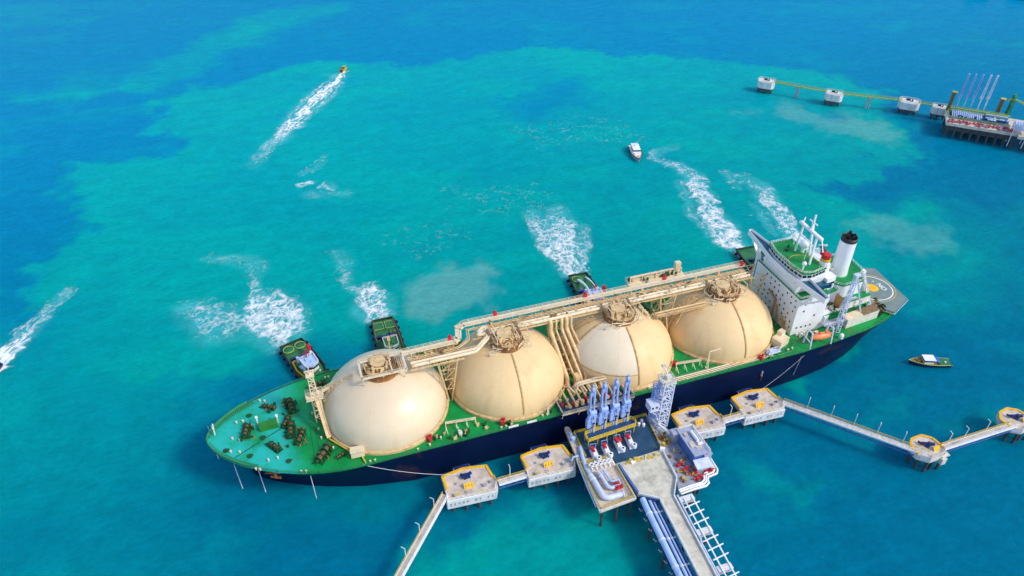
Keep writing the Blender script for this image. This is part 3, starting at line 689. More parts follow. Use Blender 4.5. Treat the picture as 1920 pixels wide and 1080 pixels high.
mb.tube([(66, -13, 17.5), (70, -15.2, 20.6), (80, -16.8, 20.9)], .25, 8)
for k in range(9): mb.tube([(60+k*2.3, -12.5-(k % 3), 16.5), (60.6+k*2.3, -14.5, 19.0-.4*(k % 2)), (62.3+k*2.0, -17.5, 17.6)], .28, 7)
mb.build('manifold_pipe', M['walk'], ship)
mb = MB(); mb.tube([(80.2,-14.5,19.4), (81.6,-14.5,19.4)], 1.15, 14); mb.tube([(80,-16.2,20.2), (80.9,-16.2,20.2)], .6, 10); mb.build_each('pipe_flange', M['rust'], ship)
mb = MB(); mb.box(68, -20.9, 16.35, 26.5, 6.6, .3); mb.build('manifold_platform', M['navydeck'], ship)
mb = MB(); mb.rail([(54.8,-17.6,16.5),(54.8,-24.1,16.5),(81.2,-24.1,16.5),(81.2,-17.6,16.5)], 1.2, .12, 2.0); mb.bar((54.7,-24.2,16.45),(81.3,-24.2,16.45),.35,.5)
for s_ in (55,61,68,75,81): mb.bar((s_,-23.9,16.2),(s_,-22.8,15.2),.3); mb.bar((s_,-24.1,16.3),(s_,-23.3,13.8),.22)
mb.bar((53.0,-15,18.2),(50.6,-21.5,15.6),.7,.25)
mb.build('manifold_railing', M['walk'], ship)
rnd = random.Random(5); mr, mg, mc = MB(), MB(), MB()
for k in range(30):
    s_ = 56+rnd.random()*24.5; y = -18.2-rnd.random()*3.6; h = .6+rnd.random()*1.6; b = (mr, mg, mc, mc)[k % 4]
    b.cyl(s_, y, 16.5, 16.5+h, .25+.3*rnd.random(), n=8); b.box(s_, y, 16.5+h, .9, .5+rnd.random()*.5, .4, rnd.random()*3)
for k in range(10): s_ = 58+k*2.3; mc.tube([(s_, -14.6, 18), (s_, -18, 18), (s_, -22.6, 18)], .34, 9); mc.tube([(s_, -22.5, 18), (s_, -23, 18)], .58, 10); mc.bar((s_, -21.5, 18), (s_, -21.5, 16.4), .3)
mr.build('manifold_valve', M['red'], ship); mg.build('manifold_pump', M['dkgreen'], ship); mc.build('manifold_stub', M['creamd'], ship)

# -------- fore mast with its boom stair
mb = MB(); mb.lattice((-21.6, 1.2, 15.4), (-21.9, 1.2, 26.6), 3.2, 2.6, 4, .28, .2); mb.box(-22, .8, 26.8, 5.6, 4.2, .35); mb.rail([(-24.7,-1.3,27),(-19.3,-1.3,27),(-19.3,2.9,27),(-24.7,2.9,27)], 1.1, .1, 1.5, closed=True)
mb.lattice((-22, 1.2, 26.9), (-22, 1.2, 35.6), 2.1, 1.5, 5, .26, .2); mb.box(-22, 1.2, 35.8, 2.6, 2.4, .3); mb.bar((-22,1.2,35.8), (-22,1.2,39.4), .3); mb.bar((-23.6,1.2,37.5), (-20.4,1.2,37.5), .2)
for a in (-1.2, 1.2): mb.box(-22+a, 2.2, 36.4, .5, .5, .7)
mb.build('foremast', M['walk'], ship)
mb = MB(); mb.bar((-21.4,-1.2,26.4), (-20.2,-9.0,16.6), 1.3, .5); mb.bar((-20.7,-1.2,27.4), (-19.6,-9.0,17.6), .14); mb.bar((-22.0,-1.2,27.4), (-20.9,-9.0,17.6), .14)
mb.build('boom_stair', M['creamd'], ship)
mb = MB(); mb.bar((-20.2,-9.2,16.2), (-13.8,-17.3,16.0), .5, .4); mb.bar((-11.4,-19.3,16.2), (-10.6,-22.4,15.8), .4, .4); mb.build_each('deck_cable_tray', M['railyel'], ship)
mb = MB(); mb.bar((-19.4,2.2,26.6), (-13.4,5.6,26.2), 1.0, .2); mb.rail([(-19.4,1.7,26.7),(-13.4,5.1,26.3)], 1, .1, 1.5); mb.rail([(-19.4,2.7,26.7),(-13.4,6.1,26.3)], 1, .1, 1.5); mb.bar((-19.6,1,23), (-14.4,4.6,25.8), .25)
mb.build('mast_bridge', M['walk'], ship)
mb = MB(); mb.box(-12.4, -18.2, 17.0, 4.2, 2.4, 2.4, -.1); mb.box(-12.4, -18.2, 18.25, 4.5, 2.7, .15, -.1); mb.build('deck_locker', M['walk'], ship, 'cream locker beside the foremost dome')
mb = MB(); mb.box(-11.6, 17.6, 17.0, 5, 1.8, 2.4, -.1); mb.build('deck_locker', M['walk'], ship, 'cream locker on the far side of the foremost dome')

# -------- foredeck machinery
def winch(s, y, rz, sc_=1.0, name='mooring_winch', lab=None):
    z = zd(s)+.1; c, n = math.cos(rz), math.sin(rz)
    T = lambda a, b, h: (s+(a*c-b*n)*sc_, y+(a*n+b*c)*sc_, z+h*sc_)
    b = MB()
    for a in (-2.4, -.9, .9, 2.4): b.bar(T(a,-1.2,.1), T(a,1.2,.1), .35*sc_, .3*sc_); b.bar(T(a,-.9,.2), T(a,0,1.5), .25*sc_); b.bar(T(a,.9,.2), T(a,0,1.5), .25*sc_)
    b.tube([T(-3.4,0,1.35), T(3.4,0,1.35)], .22*sc_, 8); b.bar(T(-2.6,-1.2,.1), T(2.6,-1.2,.1), .35, .3); b.bar(T(-2.6,1.2,.1), T(2.6,1.2,.1), .35, .3)
    w_ = b.build(name, M['dkgreen'], ship, lab)
    d = MB(); d.tube([T(-2.2,0,1.35), T(-1.05,0,1.35)], .72*sc_, 14); d.tube([T(1.05,0,1.35), T(2.2,0,1.35)], .72*sc_, 14); d.tube([T(-.7,0,1.35), T(.5,0,1.35)], .62*sc_, 14); d.build_each('rope_drum', M['drum'], w_)
    d = MB()
    for a in (-2.35, -.95, .95, 2.35): d.tube([T(a-.07,0,1.35), T(a+.07,0,1.35)], 1.18*sc_, 18)
    d.tube([T(-3.3,0,1.35), T(-2.8,0,1.35)], .5*sc_, 12); d.build_each('drum_flange', M['dkgreen'], w_)
    d = MB(); d.tube([T(2.7,.9,.9), T(4.1,.9,.9)], .5*sc_, 12); d.tube([T(2.9,-.7,.8), T(3.9,-.7,.8)], .35*sc_, 10); d.build_each('winch_motor', M['dkgreen'], w_)
    return w_
for a in ((-45.2,.6,1.35,.95), (-30.6,8.4,1.75,1.1), (-31.6,-2.4,1.45,1.1), (-29.0,-6.2,1.15,.95), (-37.4,10.2,2.6,.75), (-36.8,-8.2,2.2,.85), (-32.8,1.8,1.1,.8), (-22.9,-15.3,.9,1.15), (-17.8,-16.9,.4,.5), (-21.4,16.4,.3,.9)): winch(*a)
mb = MB()
for s_, y, a, b, r_ in ((-30.8,8.2,3.6,8.6,.2),(-30.4,-4.4,6.6,8.4,-.1),(-45.1,.6,3.4,6.4,-.2)): mb.box(s_, y, zd(s_)+.16, a, b, .14, r_)
mb.build_each('winch_bed', M['rail_green'], ship)
rnd = random.Random(55); mb, m2_ = MB(), MB()
for s_, y, n_, d_ in ((-30.8,8.2,16,4),(-30.6,-4.4,22,4.6),(-45,.6,12,3),(-37.2,10,8,2.2),(-36.6,-8.4,8,2.4),(-22.6,-15.4,10,2.6)):
    for k in range(n_):
        a, b = s_+rnd.uniform(-d_,d_)*.7, y+rnd.uniform(-d_,d_); h = rnd.uniform(.3,1.6); q_ = mb if k % 3 else m2_
        q_.box(a, b, zd(a)+h/2, rnd.uniform(.3,1.1), rnd.uniform(.2,.8), h, rnd.random()*3) if k % 2 else q_.cyl(a, b, zd(a), zd(a)+h, .15+.3*rnd.random(), n=8)
mb.build_each('winch_gear', M['dkgreen'], ship, gap=.3); m2_.build_each('winch_gear', M['rust'], ship, gap=.3)
mb = MB(); mb.box(-38.2, 1.6, zd(-38)+1.0, 5.6, 2.5, 2.0, .12); mb.box(-38.2, 1.6, zd(-38)+2.06, 5.9, 2.8, .14, .12); mb.build('deck_hatch', M['lime'], ship, 'bright green box hatch on the foredeck')
mb = MB()
for s_, y in ((-41.4,3.6),(-35.2,2.9)): mb.bar(at(s_,y), at(s_,y,3.4), .3); mb.cyl(s_, y, zd(s_)+3.2, zd(s_)+3.8, .45, n=10)
mb.build_each('deck_vent', M['white'], ship)
mb = MB(); mb.bar(at(-54.6,2.2), at(-54.0,1.4,5.8), .35); mb.bar(at(-54.8,2.6,4), at(-54.2,.8,4.2), .2); mb.build('jack_staff', M['white'], ship)
mb = MB()
for s_, y in ((-48,5.8),(-46,5.9),(-49.4,-1.0),(-47.2,-2.1),(-50,-6.4),(-47.4,-7.2),(-39.2,-12.6),(-36.4,-12.4),(-40.3,14.2),(-38.8,13.6),(-43,-15.2),(-41.8,-15.7),(-30,-19.8),(-28.6,-20.1),(-9.2,-22.2),(-7.7,-22.2),(6,-22.3),(34,-22.2),(35.6,-22.2),(48.6,-21.6),(50.2,-21.6),(103,-21.9),(146,-20.4),(148,-20.2),(10,-21.6),(-18,19.8),(-16.8,19.8)):
    mb.cyl(s_, y, zd(s_), zd(s_)+.8, .24, .3, n=10); mb.cyl(s_, y, zd(s_)+.8, zd(s_)+.9, .36, n=10)
mb.build_each('bollard', M['walk'], ship)
mb = MB()
for s_, y in ((-23,-3.8),(-22.6,-7.8),(-20.8,-11.0),(-24.2,3.8),(-22.8,9.6),(-19.5,-13),(14,-20),(96,-21)): mb.cyl(s_, y, zd(s_), zd(s_)+.8, .2, n=8); mb.ball(s_, y, zd(s_)+.95, .36, 10, .7)
mb.build_each('mushroom_vent', M['walk'], ship)
mb = MB()
for s_ in (-25.6, -23.9): mb.bar(at(s_,-19,.06), at(s_,-2,.18), .12, .12)
mb.bar(at(-49,-9,.2), at(-33,1,.22), .2, .12); mb.bar(at(-27,-17.5,.2), at(-16,-12.5,.22), .14, .12)
mb.build_each('deck_coaming', M['dkgreen'], ship)
mb = MB()
for s_, y in ((-51.5,-5.5),(-44.6,-9.4),(-33.4,-14.4),(-44.2,8.2),(-40.5,-2.6)): mb.cyl(s_, y, zd(s_)+.05, zd(s_)+.5, .8, n=14); mb.box(s_+.6, y, zd(s_)+.35, 1.1, .4, .5, .6)
mb.build_each('fairlead_roller', M['dkgreen'], ship)
# anchor pocket on the near bow
mb = MB(); s_ = -38.5; y0 = -(lp(DK, s_)-1.9)
mb.bar((-40.8,y0+1.3,14.0),(-36.0,y0-.4,14.2),1.5,.5); mb.bar((-38.3,y0+.2,14.4),(-37.9,y0-.5,11.9),.6); mb.bar((-39.6,y0+.4,12.2),(-36.6,y0-1.1,12.2),.5,.7); mb.build('anchor', M['rust'], ship)
# near-side deck clutter: catwalks, posts, pipes along the edge
mb = MB()
for a, b, y in ((16.5, 26.5, -16.5), (101.5, 111, -15.8)):
    mb.bar((a,y,18.2), (b,y-1.0,18.0), .8, .18); mb.rail([(a,y-.4,18.3),(b,y-1.4,18.1)], 1, .1, 1.6)
    for k in (0,.35,.7,1): s_ = a+(b-a)*k; mb.bar((s_,y-.4,18.1), (s_,y-.9,15.4), .2); mb.bar((s_,y-.9,17.4), (s_+.2,y-2.6,15.5), .14)
mb.build_each('deck_catwalk', M['walk'], ship, gap=.6)
mb = MB(); mb.bar((113.5,-17.4,15.4),(113.5,-17.6,22.0),.35); mb.bar((113.5,-17.6,22),(121.5,-16.5,21.4),.3); mb.bar((121.5,-16.5,21.4),(124.2,-19.8,16),.3); mb.bar((113.5,-17.6,22),(112,-20.6,15.6),.25); mb.build('davit_frame', M['walk'], ship)
mb = MB()
for y, r in ((-20.2,.28),(-21.0,.22),(-21.7,.16)): mb.tube([(88,y,15.9),(114,y,15.9),(139,y+.5,15.9)], r, 8)
mb.build('deck_pipe', M['walk'], ship)
mb = MB()
for y, r in ((-19.4,.2),(-22.2,.16)): mb.tube([(84,y,15.8),(120,y,15.8),(147,y+.8,15.8)], r, 7)
for k in range(24): s_ = 88+k*2.3; mb.bar((s_,-22.4,15.55),(s_,-19,15.55),.16,.3)
mb.build('deck_pipe', M['rail_green'], ship)
rnd = random.Random(9); mc, mg = MB(), MB()
for k in range(34):
    s_ = rnd.choice([rnd.uniform(12,30), rnd.uniform(86,150), rnd.uniform(36,54)]); y = -rnd.uniform(18.5,22.3)
    if math.hypot(s_-min(TS, key=lambda t: abs(t-s_)), y) < RT+1.4: continue
    h = rnd.uniform(.4,1.5); b = mc if k % 2 else mg
    b.box(s_, y, 15.4+h/2, rnd.uniform(.3,1.3), rnd.uniform(.3,.8), h, rnd.random()); b.cyl(s_+.5, y+.3, 15.4, 15.4+h*1.2, .15, n=7)
mc.build_each('deck_fitting', M['creamd'], ship); mg.build_each('deck_fitting', M['dkgreen'], ship)
mb = MB()
for dz, dy in ((0,0),(1.6,.6),(3.0,-.3)): mb.box(20.4+dy*.4, -19.6-dz*.5, 15.9+dz*.25, .9, .9, 1.1); mb.bar((20.6,-18.4-dz,15.4), (20.2,-18.8-dz,17.4), .25)
mb.build('valve_station', M['offwhite'], ship)
mb = MB(); mb.bar((36.2,-22.9,15.8),(39.6,-22.9,15.8),.3,.7); mb.bar((42.6,-22.9,15.8),(46.0,-22.9,15.8),.3,.7); mb.build_each('gangway_board', M['white'], ship)
# far-side manifold seen over the trunk
mb = MB(); mb.box(112, 31.0-9, 16.6, 24, 4.5, .3); mb.box(112, 22.6, 17.4, 20, 1.0, 1.2); mb.rail([(100,24.2,16.8),(124,24.2,16.8)], 1.2, .12, 1.8)
for s_ in (101, 106, 112, 118, 123): mb.bar((s_,22,16.8), (s_,22,19.2), .5); 
mb.bar((101,22.4,19),(123,22.4,19),.7,.5); mb.box(121.5,22.6,20.2,2.2,1.6,3.2)
mb.v = [(x, y, z+10.5) for x, y, z in mb.v]
for s_ in (101, 112, 123): mb.bar((s_, 20.6, 27), (s_, 20.6, 15.3), .5); mb.bar((s_, 23.4, 27), (s_, 22.4, 15.3), .4)
mb.build('far_manifold', M['walk'], ship)
mb = MB(); rnd = random.Random(3)
for k in range(14): mb.box(rnd.uniform(101, 123), rnd.uniform(20.6, 23.8), 28, rnd.uniform(.6, 2.2), rnd.uniform(.5, 1.2), rnd.uniform(.6, 1.8), rnd.random())
mb.build_each('far_manifold_gear', M['dkgreen'], ship)
mb = MB()
for s_, y in ((31,22.4),(60,21.8),(6,21.6)): mb.bar((s_,y,15.4),(s_,y,27-.1*s_),.45); mb.box(s_,y,26.5-.1*s_,1.1,1.1,1.4)
mb.build_each('vent_post', M['creamd'], ship)
# hull marks
mb = MB(); mb.bar((134.2,-23.36,11.2),(134.2,-23.36,8.8),.7,.12); mb.build('draught_mark', M['white'], ship)
mb = MB(); mb.bar((134.2,-23.37,8.7),(134.2,-23.34,6.8),.7,.12); mb.build('draught_mark', M['red'], ship)
mb = MB(); mb.bar((150.6,-23.15,13.4),(149.8,-22.75,4.0),.35,.1); mb.build('hull_streak', M['wallgrey'], ship)
# -------- superstructure
blk = MB(); blk.prism([(151.8,-13.4),(165,-13.4),(165,13.4),(151.8,13.4)], 15.2, 32.4); blk.prism([(165,-13.2),(169,-12.6),(169,-4),(165,-4)], 15.2, 22)
blk.bar((165.9,-13.3,19),(165.9,-13.3,21),1.8,.3); acc = blk.build('accommodation_block', M['white'], ship)
mb = MB(); mb.prism([(151.7,-13.5),(165.1,-13.5),(165.1,13.5),(151.7,13.5)], 32.4, 32.62); mb.build('block_roof', M['deck'], acc)
mb = MB(); mb.rail([(151.9,13.3,32.6),(151.9,-13.2,32.6),(157.8,-13.2,32.6)], 1.0, .08, 1.6); mb.build('railing', M['white'], acc)
for r_ in range(6):
    for c_ in range(9):
        if (r_*7+c_*3) % 5 == 4: continue
        y = -11.9+c_*2.55+(.5 if r_ % 2 else 0); z = 18.4+r_*2.45
        m_ = MB(); m_.box(151.78, y, z, .1, .62, .72); m_.build('window', M['glass'], acc)
for k, (s_, z) in enumerate([(154+2.0*i, 18.6) for i in range(4)]+[(155,29.6),(158.5,29.6),(155,26.4),(160.5,23.2)]):
    m_ = MB(); m_.box(s_, -13.42, z, .65, .1, .75); m_.build('window', M['glass'], acc)
mb = MB(); mb.bar((151.55,-9.4,15.4),(151.55,-9.4,19.5),.5); mb.bar((150.6,-6.5,15.4),(151.3,-3.5,23),.5,.3); mb.tube([(151.2,-2.0,15.5),(151.2,-2,24.5),(151.2,3,26)], .4, 8); mb.bar((150.8,-10.8,15.4),(151.2,-7.4,20.5),.9,.25); mb.build('front_stair', M['brown'], acc)
# upper house and wings
mb = MB(); mb.prism([(152.4,-9.4),(164,-9.4),(164,11),(152.4,11)], 32.6, 38.9); up = mb.build('upper_house', M['white'], ship)
for k in range(7):
    m_ = MB(); m_.box(152.36, -7.6+k*2.8, 36.4, .1, .7, .7); m_.build('window', M['glass'], up)
wing = [(152.6,23.6),(150.9,11),(149.9,4),(149.9,-5.6),(150.8,-11.6),(152.6,-23.2),(154.4,-23.2),(155.2,-11),(155.2,11),(154.0,23.6)]
mb = MB(); mb.prism(wing, 38.75, 39.15); wg = mb.build('bridge_wing', M['bluegreen'], ship)
mb = MB()
for a, b in list(zip(wing, wing[1:]+wing[:1])):
    if a in (wing[6], wing[7]) and b in (wing[7], wing[8]) and b == wing[8]: continue
    mb.bar((*a, 39.3), (*b, 39.3), .16, 1.9)
for a, b in zip(wing[:5], wing[1:6]): mb.bar((*a, 38.5), (*b, 38.5), .35, .7)
mb.build('wing_parapet', M['white'], wg)
for sd in (1, -1):
    m_ = MB(); m_.prism([(153.0,sd*22.8),(154.0,sd*22.8),(154.0,sd*13.5),(153.0,sd*13.5)], 37.6, 38.74); m_.bar((153.5,sd*21.8,38.2),(153.5,sd*13.4,30.2),1.0,.6); m_.bar((153.5,sd*17.2,38.4),(153.5,sd*14.2,31.2),.9,.5); m_.bar((153.5,sd*16.4,38.4),(153.5,sd*16.4,15.6 if sd > 0 else 33),.7,.5); m_.build('wing_bracket', M['white'], wg)
mb = MB(); mb.box(154.2, 17.6, 34, .8, 1, 1.4); mb.build('lifebuoy_box', M['red'], wg)
# wheelhouse
wh_ = [(151.9,-10.6),(150.9,-5),(150.9,4),(152.4,9.8),(162.2,9.8),(162.2,-10.2),(155.5,-11.6)]
mb = MB(); mb.prism(wh_, 38.9, 42.2); wh = mb.build('wheelhouse', M['white'], ship)
def inset(P, k, c=(156.5,-.4)): return [(c[0]+(x-c[0])*k, c[1]+(y-c[1])*k) for x, y in P]
mb = MB(); mb.prism(inset(wh_, 1.03), 42.2, 42.45); mb.cyl(156, -5.6, 42.45, 42.75, 5.6, n=36); mb.build('wheelhouse_roof', M['deck'], wh)
mb = MB(); mb.rail([(*p, 42.45) for p in inset(wh_, 1.0)], 1.15, .1, 1.3, closed=True); mb.build('roof_railing', M['white'], wh)
mb = MB(); mb.tube([(156+5.5*math.cos(a), -5.6+5.5*math.sin(a), 42.8) for a in [2*math.pi*k/36 for k in range(36)]], .1, 5, closed=True); mb.build('painted_ring', M['railyel'], wh)
W_ = inset(wh_, 1.008)
for a, b in zip(W_, W_[1:]+W_[:1]):
    va, vb = Vector(a), Vector(b); n_ = max(1, int((vb-va).length/1.7)); d = (vb-va)/n_
    for k in range(n_):
        p, q = va+d*(k+.12), va+d*(k+.88); m_ = MB(); m_.bar((p.x,p.y,41.15), (q.x,q.y,41.15), .1, 1.0); m_.build('window', M['glass'], wh)
mb = MB()
for p, q in (((158.2,2.6,42.4),(158.6,2.4,54.5)), ((157.6,-6.6,42.7),(158.4,-5.6,54.2)), ((161.4,-1.5,42.4),(159.2,-1.5,56.5))): mb.bar(p, q, .6, .6)
mb.bar((158.6,4.4,54.4),(158.4,-8.2,54.2),1.1,.9); mb.bar((159,-1.5,54),(159,-1.5,60.5),.5); mb.bar((159,-3.6,57.4),(159,.6,57.4),.35); mb.bar((157.6,-8.2,52),(160,-9.8,52.6),.5); mb.bar((158.6,2.6,50),(158.2,-6,49.6),.35)
mb.bar((158.2,-8.2,54.5),(158.0,-10.6,50.5),.3); mb.bar((157.4,-3.6,42.4),(157.8,-3.8,49),.18)
mast = mb.build('radar_mast', M['white'], ship)
mb = MB(); mb.bar((157.2,-3.6,55.6),(160.6,.6,55.6),.3,.45); mb.bar((156.8,1.2,56),(160,4,56),.3,.4); mb.build_each('radar_scanner', M['white'], mast)
mb = MB(); mb.bar((158.2,-9.5,52.3),(158.6,-8.6,51.5),1.2,.8); mb.build('mast_lamp', M['black'], mast)
for x, y, r, h in ((160.4,1.2,1.75,2.2), (152.9,-8.9,.85,2.6), (160.6,6.8,.6,1.5)):
    mb = MB(); mb.cyl(x, y, 42.4, 42.4+h, .35*r, n=10); mb.ball(x, y, 42.4+h+r*.8, r, 18); mb.build('radome', M['white'], ship)
mb = MB(); mb.box(155.4, 3.8, 42.9, .9, .8, .9); mb.cyl(157.4,5.6,42.4,43.5,.35,n=8); mb.build('roof_fitting', M['dkgreen'], ship)
# signal house with red and yellow top
mb = MB(); mb.cyl(162.9, -8.1, 38.9, 44.4, 1.7, n=18); sg = mb.build('signal_house', M['white'], ship)
mb = MB(); mb.cyl(162.9, -8.1, 44.4, 45.4, 1.75, n=18); mb.build('house_band', M['yellow'], sg)
mb = MB(); mb.cyl(162.9, -8.1, 45.4, 47.1, 1.6, n=18); mb.box(161.6,-8.0,47.2,.8,1.1,1.4); mb.build('house_top', M['red'], sg)
# houses between bridge and funnel
mb = MB(); mb.prism([(164,-9.0),(171.5,-7.0),(171.5,9),(164,9)], 22, 34.2); mb.prism([(164,-11.0),(168.6,-10.2),(168.6,-7.0),(164,-7)], 30, 37.2); mb.prism([(165,-4.5),(170.2,-4.5),(170.2,5),(165,5)], 34.2, 38.6); hs = mb.build('aft_house', M['white'], ship)
mb = MB()
for s_, y, z in ((165.3,-10.85,34.8),(166.5,-10.62,34.8),(167.7,-10.4,34.8),(169.9,-4.0,36.6)): mb.box(s_, y, z, .8, .3, 1.0)
mb.build_each('window', M['glass'], hs)
mb = MB(); mb.prism([(163.9,-13.2),(169.4,-12.0),(169.4,-7.2),(163.9,-9.0)], 31.6, 31.8); mb.rail([(164,-13.1,31.8),(169.3,-11.9,31.8),(169.3,-8,31.8)], 1, .09, 1.2); mb.build('side_deck', M['deck'], hs)
mb = MB(); mb.prism([(155.5,-13.0),(164.5,-13.3),(164.5,-9.6),(155.5,-9.6)], 35.5, 35.7); mb.bar((156.0,-13.0,36.3),(164.4,-13.4,36.0),.2,1.5); mb.build('side_deck', M['bluegreen'], hs)
mb = MB(); mb.bar((164.2,-13.4,36.3),(156,-20.5,39.2),.25,1.2); mb.build('wing_screen', M['midblue'], hs)
# casing and funnel
cas = [(172,-6.4),(174.6,-9.3),(184,-9.0),(188.2,-5.4),(188.8,4),(186,8.4),(174,8.6),(172,6)]
mb = MB(); mb.prism(cas, 21.6, 30.2); ca = mb.build('engine_casing', M['white'], ship)
mb = MB(); mb.prism(inset(cas,1.02,(180,0)), 30.2, 30.45); mb.build('casing_roof', M['deck'], ca)
mb = MB(); mb.rail([(*p,30.45) for p in inset(cas,1.0,(180,0))], 1.1, .08, 1.6, closed=True); mb.build('railing', M['white'], ca)
mb = MB(); mb.box(173.4, 3.2, 33.6, .5, .5, 7); mb.box(173.8, 4.2, 37.4, 1.0, 1.8, 3.0); mb.build('vent_trunk', M['red'], ca)
mb = MB(); mb.lathe([(3.4,30.4),(3.15,34),(2.95,45.4)], 178.6, -1.2, 40, caps=False); fu = mb.build('funnel', M['white'], ship)
mb = MB(); mb.lathe([(2.98,45.4),(2.92,47.0),(2.6,47.0),(2.55,45.9)], 178.6, -1.2, 40, caps=True); mb.build('funnel_top', M['black'], fu)
mb = MB()
for a, b, r, h in ((.4,.9,.6,1.9),(-1.1,-.3,.45,1.2),(1.3,-.8,.45,1.4),(0,-1.6,.35,1.0)): mb.cyl(178.6+a, -1.2+b, 45.9, 47+h, r, n=12)
mb.build_each('exhaust_pipe', M['black'], fu, gap=-.02)
mb = MB(); mb.bar((178.6,2.2,31),(178.6,2.1,45),.25,.7); mb.bar((175.1,-1.2,33.4),(174.0,-2,33.4),1.4,.2); mb.rail([(173.6,-3,33.4),(173.6,-.4,33.4)],1,.1,1); mb.build('funnel_ladder', M['offwhite'], fu)
# side decks with pool, tan screen and clutter
mb = MB(); mb.prism([(165,-13.2),(188,-11.8),(188,-5),(165,-5)], 20.9, 21.2); mb.build('boat_deck', M['deck'], ship)
mb = MB(); mb.lathe([(3.3,21.2),(3.3,21.9),(3.0,21.9),(3.0,21.6)], 170.6, -9.3, 28); mb.build('deck_pool', M['olive'], ship)
mb = MB(); mb.prism([(173.2,-8.8),(173.6,-8.8),(173.6,-12.4),(173.2,-12.4)], 21.2, 27); mb.box(171, -5.6, 24.2, 5, .4, 5); mb.build('deck_screen', M['brown'], ship)
mb = MB(); mb.prism([(176,-9.6),(187.8,-8.6),(187.8,-11.4),(176,-12.6)], 21.2, 24.4); mb.prism([(174.5,-13.6),(189.5,-12.0),(190.5,-15.4),(174.5,-16.9)], 15.2, 19.4); ah = mb.build('stern_house', M['offwhite'], ship)
mb = MB(); mb.prism([(175.9,-9.5),(187.9,-8.5),(187.9,-11.5),(175.9,-12.7)], 24.4, 24.6); mb.build('house_roof', M['deck'], ah)
mb = MB(); mb.prism([(174.3,-13.5),(182,-12.7),(182,-16.3),(174.3,-17.1)], 19.4, 19.65); mb.build('house_roof', M['walk'], ah)
mb = MB(); mb.prism([(182.1,-12.7),(189.7,-11.9),(190.7,-15.5),(182.1,-16.3)], 19.4, 19.6); mb.build('house_roof', M['grate'], ah)
mb = MB(); mb.prism([(164.5,-13.5),(174.4,-13.5),(174.4,-16.2),(164.5,-16.2)], 18.4, 18.7); mb.build('boat_platform', M['wallgrey'], ship)
mb = MB(); mb.rail([(164.5,-16.1,18.7),(174.4,-16.1,18.7)],1.1,.1,1.3); mb.rail([(165,-13.0,21.2),(188,-11.7,21.2)],1.1,.1,1.5); mb.bar((169,-16,18.6),(169,-16,15.3),.3); mb.build('boat_deck_railing', M['white'], ship)
rnd = random.Random(12); ma, mw, mr = MB(), MB(), MB()
for k in range(46):
    s_, y = rnd.uniform(165.5,188), rnd.uniform(-12.2,-9.2); b = (ma, mw, mr, mw)[k % 4]
    z = 21.2
    if k % 3 == 0: s_, y, z = rnd.uniform(153,172), rnd.uniform(-17.4,-14.2), 15.4
    if k % 7 == 0: s_, y, z = rnd.uniform(190,200), rnd.uniform(-13,-8), 15.4
    h = rnd.uniform(.5,1.9); b.box(s_, y, z+h/2, rnd.uniform(.4,1.5), rnd.uniform(.3,1.0), h, rnd.random()*2)
    if k % 2: b.cyl(s_+.7, y, z, z+h*1.3, .2, n=7)
ma.build_each('deck_fitting', M['dkgreen'], ship); mw.build_each('deck_fitting', M['offwhite'], ship); mr.build_each('deck_fitting', M['rust'], ship)
# lattice provision crane
mb = MB()
mb.lattice((170.0,-17.2,15.4),(176.6,-11.8,36.6),1.7,1.0,9,.3,.16); mb.bar((182.5,-14,19.6),(177.2,-11.6,36.4),.55); mb.lattice((176.4,-12.2,30),(171.4,-14.5,24.6),1.0,.8,4,.2,.14)
mb.box(176.8,-11.8,36.8,2.2,1.8,.8); mb.bar((172.2,-13.6,27),(178.6,-13,27),.35); mb.rail([(173,-14.6,27),(178,-14.2,27)],1,.1,1.2)
mb.build('provision_crane', M['lilac'], ship)
mb = MB(); mb.lattice((190.2,-12.0,15.4),(184.4,-7.0,33.6),1.3,.9,9,.3,.2); mb.bar((184.4,-7,33.6),(176.8,-11.6,36.6),.15); mb.box(190.4,-12.2,16.6,2.6,2.2,2.4); mb.box(184.6,-7.2,33.6,1.2,1.2,1.2); mb.build('stern_crane', M['white'], ship)
mb = MB(); mb.box(191,-11.4,17,2.2,1.6,2.8,.4); mb.bar((190.6,-11.9,16),(193.2,-10.6,20.2),.6); mb.build('crane_machinery', M['rust'], ship)
for a in ((193.6,-13.0,.4,1.1), (195.4,-9.2,1.2,.95), (196.0,-12.4,.3,.7)): winch(*a)
# helideck
hp = [(192.8,11.5),(203.2,13.2),(210.6,9.6),(208.6,-11.0),(197.4,-16.2),(191.9,-9.0)]
mb = MB(); mb.prism(hp, 16.7, 17.15); hd = mb.build('helideck', M['heli'], ship)
def disc(r0, r1, cx, cy, z, m_, name, n=56):
    b = MB(); vs = []
    for k in range(n):
        a = 2*math.pi*k/n
        vs += [(cx+r0*math.cos(a), cy+r0*math.sin(a), z), (cx+r1*math.cos(a), cy+r1*math.sin(a), z)]
    b.add(vs, [(2*k, 2*k+1, (2*k+3) % (2*n), (2*k+2) % (2*n)) for k in range(n)]) if r0 else b.add(vs[1::2], [tuple(range(n))])
    return b.build(name, m_, hd)
disc(0, 2.55, 200.2, -.8, 17.17, M['yellow'], 'landing_spot'); disc(7.7, 8.15, 200.0, -.9, 17.17, M['white'], 'landing_ring'); disc(8.9, 9.2, 200.0, -.9, 17.17, M['railyel'], 'landing_ring')
